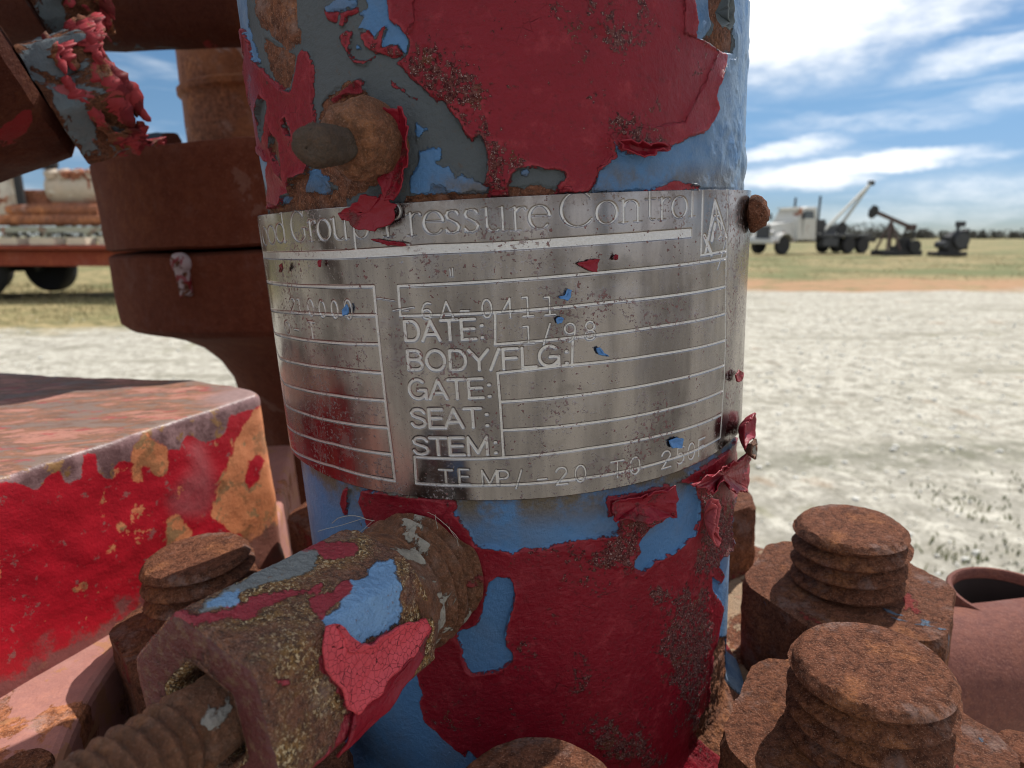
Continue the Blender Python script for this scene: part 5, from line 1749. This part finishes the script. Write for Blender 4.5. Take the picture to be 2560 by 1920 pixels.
# low weeds and dry grass
def blades(centres, spread, per, hgt, name, label, cols):
    V, F = [], []
    for (cx, cy) in centres:
        for _ in range(per):
            x, y = cx + random.gauss(0, spread), cy + random.gauss(0, spread)
            z = uneven(x, y) - .015
            a = random.uniform(0, 6.28)
            hh_ = hgt * random.uniform(.4, 1.2)
            w = .004 + hgt * .02
            lx, ly = random.gauss(0, .4) * hh_, random.gauss(0, .4) * hh_
            dx, dy = math.cos(a) * w, math.sin(a) * w
            k = len(V)
            V += [(x - dx, y - dy, z), (x + dx, y + dy, z), (x + lx * .5 + dx * .7, y + ly * .5 + dy * .7, z + hh_ * .6), (x + lx * .5 - dx * .7, y + ly * .5 - dy * .7, z + hh_ * .6), (x + lx, y + ly, z + hh_)]
            F += [(k, k + 1, k + 2, k + 3), (k + 3, k + 2, k + 4)]
    m_, n_, b_ = material(name)
    n_.put(b_.inputs['Base Color'], n_.mix(n_.rng(n_.noise(n_.coords((1, 1, 1)), 1.2, 4, .7), .38, .62), *cols))
    b_.inputs['Roughness'].default_value = .8
    o = bpy.data.objects.new(name, mesh_data(name, V, F, m_, False))
    COL.objects.link(o)
    o['kind'] = 'stuff'
    tag(o, label, 'weeds')


cw = []
for px, py in ((2330, 1250), (2480, 1290), (2540, 1310), (2420, 1400), (2350, 1410), (2500, 1420), (2540, 1200), (2450, 1260), (2540, 1380)):
    g = ground_at(px, py)
    cw.append((g[0], g[1]))
blades(cw, .09, 26, .030, 'weeds', 'low green weeds growing through the white gravel', ((.09, .11, .04), (.24, .23, .11)))
cg = [(random.uniform(-14, -1), random.uniform(8.0, 15.5)) for _ in range(700)] + [(random.uniform(3, 34), random.uniform(16, 42)) for _ in range(700)]
blades([c for c in cg if c[1] > min(10.6 + .6 * c[0], 13.6) + 1.2 + (1.6 if c[0] > 2 else 0)], .25, 16, .09, 'dry_grass', 'dry tan grass covering the field beyond the gravel', ((.13, .12, .05), (.40, .32, .17)))


# ------------------------------------------------------------------ background machines (world frame)
class WThing:
    def __init__(s, name, label, cat, loc, rz=0.0, group=None):
        s.o = bpy.data.objects.new(name, None)
        COL.objects.link(s.o)
        s.o.location = loc
        s.o.rotation_euler = (0, 0, rz)
        tag(s.o, label, cat, group)

    def part(s, name, VF, mat, smooth=False, bev=0.0, parent=None, angle=40):
        o = bpy.data.objects.new(name, mesh_data(name, VF[0], VF[1], mat, smooth, angle if smooth else None))
        COL.objects.link(o)
        o.parent = parent or s.o
        if bev:
            bevel_mod(o, bev, 2)
        return o


def plain(name, c, rough=.6, metal=0.0, var=.3, sc=2.0):
    m, n, bs = material(name)
    P = n.coords((1, 1, 1))
    n.put(bs.inputs['Base Color'], n.mix(n.noise(P, sc, 6, .65), tuple(x * (1 - var) for x in c), tuple(x * (1 + var) for x in c)))
    bs.inputs['Roughness'].default_value = rough
    bs.inputs['Metallic'].default_value = metal
    return m


U1 = (1, 1, 1)
B_RUST = rust_mat('field_rust', U1, k=.55, light=1.3, strength=.5, dist=.02)
B_RUSTP = rust_mat('field_rust_pale', U1, k=.5, light=1.6, strength=.5, dist=.02, paints=(((.52, .47, .38), .46, 2.5, .8), ((.62, .58, .5), .60, 4, .8)))
B_RED = rust_mat('trailer_red', U1, k=.5, light=.8, strength=.3, dist=.01, tint=((.26, .045, .025), .7))
B_TYRE = plain('tyre_rubber', (.022, .022, .024), .85)
B_RIM = rust_mat('rim_rust', U1, k=1, light=2.0, tint=((.34, .11, .06), .5), dist=.01)
B_WOOD = plain('bleached_timber', (.55, .47, .36), .9)
B_GREEN = rust_mat('pale_green_pipe', U1, k=.6, light=.8, dist=.01, paints=(((.36, .38, .30), .42, 3, .9),))
B_DARK = plain('dark_steel', (.045, .048, .055), .7)
B_BLACK = plain('sooty_steel', (.018, .018, .02), .7)
B_WHITE = rust_mat('truck_white', U1, k=.5, light=1.2, strength=.15, dist=.01, paints=(((.60, .60, .57), .36, 1.2, .95),))
B_CHROME = plain('dull_chrome', (.5, .5, .5), .3, .9)
B_GLASS = plain('dark_glass', (.03, .045, .05), .12)
B_PALE = plain('pale_steel_pole', (.46, .46, .42), .6)
B_BROWN = plain('pump_brown', (.085, .055, .05), .7)

# flatbed trailer with an old compressor set
ty = 12.4
tx = lambda px, Y=ty: (px - 1280) / F_PX * Y * 1.0
tz = lambda py, Y=ty: CAM_H - (py - 590) / F_PX * Y * 1.0
tr = WThing('flatbed_trailer', 'old red flatbed trailer standing in dry grass, far left behind the hub', 'trailer', (tx(20), ty, 0), R_(-4))
L0, L1 = -4.5, 6.5
tr.part('bed_frame', join(box(((L0 + L1) / 2, -.95, .72), (L1 - L0, .10, .26)), box(((L0 + L1) / 2, .95, .72), (L1 - L0, .10, .26)), box(((L0 + L1) / 2, 0, .90), (L1 - L0, 2.3, .06)), *[box((L0 + .5 + k * 1.1, 0, .7), (.08, 1.85, .18)) for k in range(10)]), B_RED, bev=.01)


def wheel(t, x, y, r, w, tm=B_TYRE, rm=B_RIM):
    prof = [(r * .56, -w / 2), (r * .9, -w / 2), (r * .98, -w * .38), (r, -w * .2), (r, w * .2), (r * .98, w * .38), (r * .9, w / 2), (r * .56, w / 2)]
    v, f = lathe(prof, 40, (x, y, r), (0, 1, 0))
    ty_ = t.part('wheel', (v, f), tm, True)
    prof = [(.02, -w * .30), (r * .16, -w * .34), (r * .2, -w * .2), (r * .38, -w * .12), (r * .50, -w * .40), (r * .57, -w * .42), (r * .57, w * .42), (.02, w * .3)]
    v, f = lathe(prof, 32, (x, y, r), (0, 1, 0))
    t.part('rim', (v, f), rm, True, parent=ty_)


for x in (.32, -1.05):
    for y in (-.85, .85):
        wheel(tr, x, y, .50, .30)
tr.part('axle_beam', join(box((-.36, 0, .52), (2.2, .12, .14)), tube((.32, -.9, .5), (.32, .9, .5), .06), tube((-1.05, -.9, .5), (-1.05, .9, .5), .06)), B_BLACK)
tr.part('deck_timbers', join(*[box((L0 + .7 + k * .62, -.9, 1.01), (.46 if k % 2 else .34, .28, .12)) for k in range(16)]), B_WOOD, bev=.01)
en = WThing('compressor_set', 'rusty compressor set with round flange and stack, loaded on the red trailer', 'machine', (tx(105), ty, .93), R_(-4))
en.part('skid_beam', join(box((.5, -.72, .28), (7.2, .16, .09)), box((.5, -.72, .10), (7.2, .16, .05)), *[box((-2.8 + .75 * k, -.72, .19), (.06, .14, .16)) for k in range(10)]), B_GREEN)
en.part('cylinder_barrel', lathe([(.02, -.5), (.34, -.5), (.34, .3), (.02, .3)], 36, (-.85, -.3, .82), (0, 1, 0)), B_RUST, True)
en.part('round_flange', lathe([(.04, -.06), (.10, -.06), (.12, -.02), (.36, -.02), (.38, .02), (.38, .10), (.02, .10)], 40, (-.85, -.88, .85), (0, 1, 0)), B_RUSTP, True)
en.part('crankcase', join(box((.75, 0, .60), (2.2, .9, .34)), box((.35, 0, .86), (.9, .8, .24))), B_RUST, bev=.04)
en.part('stack_column', lathe([(.2, .5), (.24, .55), (.22, .9), (.22, 1.5), (.15, 1.55), (.15, 1.9)], 28, (.12, -.45, 0)), B_RUSTP, True)
en.part('exhaust_post', lathe([(.07, .6), (.07, 1.9)], 16, (.42, -.55, 0)), B_BLACK, True)
en.part('air_cleaner', lathe([(.02, 0), (.14, 0), (.17, .05), (.17, .16), (.10, .22), (.02, .23)], 24, (.93, -.45, 1.33)), B_BLACK, True)
en.part('long_pipe', join(tube((-3, -.62, .45), (4, -.62, .45), .10), tube((.2, -.6, .62), (1.9, -.6, .62), .09)), B_RUST, True)
en.part('engine_head', lathe([(.02, -.5), (.26, -.5), (.30, -.42), (.30, .42), (.26, .5), (.02, .5)], 28, (1.35, -.25, 1.0), (1, 0, 0)), B_RUSTP, True)
for k in range(4):
    en.part('valve_cover', lathe([(.02, 0), (.12, 0), (.12, .10), (.08, .14), (.02, .15)], 18, (1.0 + .25 * k, -.45, 1.18), (0, -.3, 1)), B_RUSTP, True)
en.part('scrubber_tank', lathe([(.02, -.7), (.25, -.66), (.36, -.5), (.36, .5), (.25, .66), (.02, .7)], 32, (-2.2, 0, .95), (1, 0, 0)), B_RUST, True)

# winch truck
tt = WThing('winch_truck', 'old white winch truck with pale A-frame poles, out in the field at the right', 'truck', (19.0, 42, 0), R_(24))


def hull(sec, axis_pts):
    """loft of (y half width, z low, z high) sections along x"""
    V, F = [], []
    for x, (hw, z0, z1, hw1) in zip(axis_pts, sec):
        V += [(x, -hw, z0), (x, hw, z0), (x, hw1, z1), (x, -hw1, z1)]
    for i in range(len(sec) - 1):
        a, b = i * 4, i * 4 + 4
        for j in range(4):
            k = (j + 1) % 4
            F.append((a + j, b + j, b + k, a + k))
    F += [(3, 2, 1, 0), tuple(len(V) - 4 + j for j in range(4))]
    return V, F


hd = tt.part('hood', hull([(.62, .95, 1.75, .52), (.66, .95, 1.86, .56), (.78, .95, 1.95, .66)], (-3.9, -3.3, -2.2)), B_WHITE, bev=.05)
tt.part('grille', box((-3.94, 0, 1.34), (.08, 1.06, .72)), B_DARK, bev=.02)
tt.part('bumper', box((-4.2, 0, .78), (.22, 2.3, .3)), B_CHROME, bev=.04)
for s_ in (-1, 1):
    v, f = lathe([(.60, -.28), (.66, -.28), (.68, .28), (.60, .28)], 40, (-3.25, s_ * .95, .62), (0, 1, 0))
    keep = [q for q in f if len(q) == 4 and min(v[i][2] for i in q) > .68]
    used = sorted({i for q in keep for i in q})
    tt.part('fender', ([v[i] for i in used], [tuple(used.index(i) for i in q) for q in keep]), B_WHITE, True)
    tt.part('headlight', lathe([(.02, -.12), (.10, -.10), (.13, 0), (.02, .02)], 20, (-3.98, s_ * .78, 1.30), (1, 0, 0)), B_CHROME, True)
cb_ = tt.part('cab', hull([(1.02, .85, 2.0, .98), (1.04, .85, 2.75, .90), (1.04, .85, 2.86, .90), (1.04, .85, 2.80, .9)], (-2.2, -1.85, -1.3, -.65)), B_WHITE, bev=.06)
for s_ in (-1, 1):
    tt.part('windshield', ([(-2.22 + .05, s_ * .08, 2.06), (-2.22 + .05, s_ * .86, 2.06), (-1.90, s_ * .80, 2.64), (-1.90, s_ * .08, 2.64)], [(0, 1, 2, 3)]), B_GLASS)
    dr = tt.part('door', box((-1.28, s_ * 1.045, 1.55), (.92, .02, 1.2)), B_WHITE, bev=.01)
    tt.part('side_window', ([(-1.70, s_ * 1.03, 2.08), (-.86, s_ * 1.03, 2.08), (-.90, s_ * .955, 2.6), (-1.62, s_ * .955, 2.6)], [(0, 1, 2, 3)]), B_GLASS)
    tt.part('exhaust_stack', tube((-.45, s_ * .95, 1.0), (-.45, s_ * .95, 3.5), .07), B_DARK, True)
    tt.part('mirror', join(box((-2.1, s_ * 1.3, 2.3), (.06, .2, .4)), tube((-2.1, s_ * 1.0, 2.2), (-2.1, s_ * 1.3, 2.3), .015, n=8)), B_DARK)
tt.part('sun_visor', box((-2.0, 0, 2.80), (.34, 1.7, .05)), B_WHITE)
tt.part('chassis', join(box((1.2, -.45, .85), (8.8, .12, .28)), box((1.2, .45, .85), (8.8, .12, .28))), B_BLACK)
tt.part('bed', join(box((2.0, 0, 1.12), (4.6, 2.3, .16)), box((.0, 0, 1.6), (.12, 2.2, 1.0)), box((.9, 0, 1.45), (1.2, 1.5, .6))), B_DARK, bev=.02)
tt.part('winch_drum', lathe([(.1, -.75), (.42, -.75), (.42, -.68), (.22, -.66), (.22, .66), (.42, .68), (.42, .75), (.1, .75)], 28, (2.0, 0, 1.55), (0, 1, 0)), B_BLACK, True)
tt.part('tool_box', box((.6, -1.0, .72), (1.3, .4, .5)), B_DARK, bev=.02)
for x in (-3.25, 2.4, 3.7):
    for y in (-.95, .95):
        wheel(tt, x, y, .53, .34)
tt.part('gin_pole', tube((-.1, -.85, 1.15), (5.1, 0, 4.5), .11, .09), B_PALE, True)
tt.part('gin_pole', tube((3.3, .95, 1.15), (5.1, 0, 4.5), .11, .09), B_PALE, True)
tt.part('pole_head', box((5.12, 0, 4.5), (.34, .3, .3)), B_DARK, bev=.03)

# pumpjack
gp = np.array([21.0, 36.0])
pj_ = WThing('pump_jack', 'small dark pumpjack with its beam tilted, right of the winch truck', 'pumpjack', (*gp, 0), R_(8))
pj_.part('base', join(box((.2, -.4, .2), (2.4, .14, .3)), box((.2, .4, .2), (2.4, .14, .3)), box((.6, 0, .42), (1.2, .7, .3))), B_BLACK, bev=.01)
pj_.part('samson_post', join(tube((-.75, -.45, .3), (-.35, 0, 1.9), .06), tube((-.75, .45, .3), (-.35, 0, 1.9), .06), tube((.1, -.4, .3), (-.35, 0, 1.9), .06), tube((.1, .4, .3), (-.35, 0, 1.9), .06)), B_BROWN, True)
rb = np.array([[math.cos(-R_(-20)), 0, math.sin(-R_(-20))], [0, 1, 0], [-math.sin(-R_(-20)), 0, math.cos(-R_(-20))]])
pj_.part('walking_beam', box((-.2, 0, 1.95), (2.5, .13, .2), rb), B_BROWN, bev=.01)
hp = rb @ np.array([-1.25, 0, 0]) + np.array([-.2, 0, 1.95])
pj_.part('horse_head', prism([(0, 0), (.1, .35), (-.2, .36), (-.38, .1), (-.36, -.28), (-.18, -.34)], -.1, .1) and ([(hp[0] + x, y, hp[2] + z) for y in (-.1, .1) for x, z in ((.1, -.15), (.12, .22), (-.12, .34), (-.32, .1), (-.34, -.22), (-.16, -.36))], [(5, 4, 3, 2, 1, 0), (6, 7, 8, 9, 10, 11)] + [(i, (i + 1) % 6, 6 + (i + 1) % 6, 6 + i) for i in range(6)]), B_BLACK)
tp_ = rb @ np.array([1.15, 0, 0]) + np.array([-.2, 0, 1.95])
pj_.part('tail_bearing', box(tp_, (.4, .4, .34)), B_BROWN, bev=.02)
for s_ in (-1, 1):
    pj_.part('pitman_arm', tube(tp_ + np.array([0, .3 * s_, 0]), (.75, .42 * s_, .7), .04), B_BLACK, True)
for s_ in (-1, 1):
    pj_.part('crank_weight', lathe([(.02, -.08), (.34, -.08), (.34, .08), (.02, .08)], 20, (.85, s_ * .5, .55), (0, 1, 0)), B_BLACK, True)
pj_.part('gearbox', box((.55, 0, .75), (.55, .5, .45)), B_BLACK, bev=.03)
# skid-mounted engine
eg = WThing('skid_engine', 'dark skid engine with a leaning top, far right of the pumpjack', 'engine', ((2350 - 1280) / F_PX * 37, 37, 0), R_(0))
eg.part('skid', box((-.1, 0, .12), (1.7, .9, .22)), B_BLACK, bev=.02)
eg.part('engine_block', hull([(.4, .2, 1.0, .34), (.42, .2, 1.35, .36), (.36, .4, 1.45, .3)], (-.35, .2, .75)), B_BLACK, bev=.05)
eg.part('flywheel', lathe([(.04, -.06), (.4, -.06), (.4, .06), (.04, .06)], 24, (.3, -.5, .85), (0, 1, 0)), B_DARK, True)
eg.part('exhaust_pipe', join(tube((.3, 0, 1.3), (.35, 0, 1.85), .09), box((.42, 0, 1.75), (.4, .3, .3))), B_DARK, True)
eg.part('fuel_tank', lathe([(.02, -.4), (.2, -.4), (.2, .4), (.02, .4)], 24, (-.45, 0, .62), (0, 1, 0)), B_DARK, True)

# far woodland along the horizon
V, F = [], []
for i in range(420):
    x = random.uniform(20, 360)
    y = 270 + random.uniform(-15, 40)
    h_ = random.uniform(2.2, 4.6) * (1.0 + .45 * math.sin(x * .045 + 2) * math.sin(x * .013))
    w = h_ * random.uniform(.6, 1.1)
    for _ in range(110):
        a, b = random.uniform(0, 6.28), random.random() ** 1.3
        r = w * math.sqrt(random.random()) * (1 - .5 * b)
        c = np.array([x + r * math.cos(a), y + r * math.sin(a), h_ * b])
        s_ = random.uniform(.2, .5)
        d1 = np.array([random.gauss(0, 1), random.gauss(0, 1), random.gauss(0, 1)])
        d1 /= np.linalg.norm(d1)
        d2 = np.cross(d1, [random.gauss(0, 1), random.gauss(0, 1), random.gauss(0, 1)])
        d2 /= np.linalg.norm(d2) + 1e-6
        k = len(V)
        V += [c - d1 * s_, c + d2 * s_ * .7, c + d1 * s_, c - d2 * s_ * .7]
        F.append((k, k + 1, k + 2, k + 3))
for i in range(26):
    x = -90 + i * 3.4 + random.uniform(-1, 1)
    for _ in range(160):
        h_ = 5.5
        b = random.random()
        c = np.array([x + random.gauss(0, 1.6), 120 + random.gauss(0, 1.6), .2 + h_ * b])
        s_ = random.uniform(.15, .35)
        d1 = RNG.normal(size=3)
        d2 = RNG.normal(size=3)
        k = len(V)
        V += [c - d1 * s_, c + d2 * s_, c + d1 * s_, c - d2 * s_]
        F.append((k, k + 1, k + 2, k + 3))
o = bpy.data.objects.new('woodland', mesh_data('woodland', V, F, plain('winter_scrub', (.065, .062, .05), .9, var=.5, sc=.3), False))
COL.objects.link(o)
o['kind'] = 'stuff'
tag(o, 'far line of dark winter trees along the horizon', 'woodland')
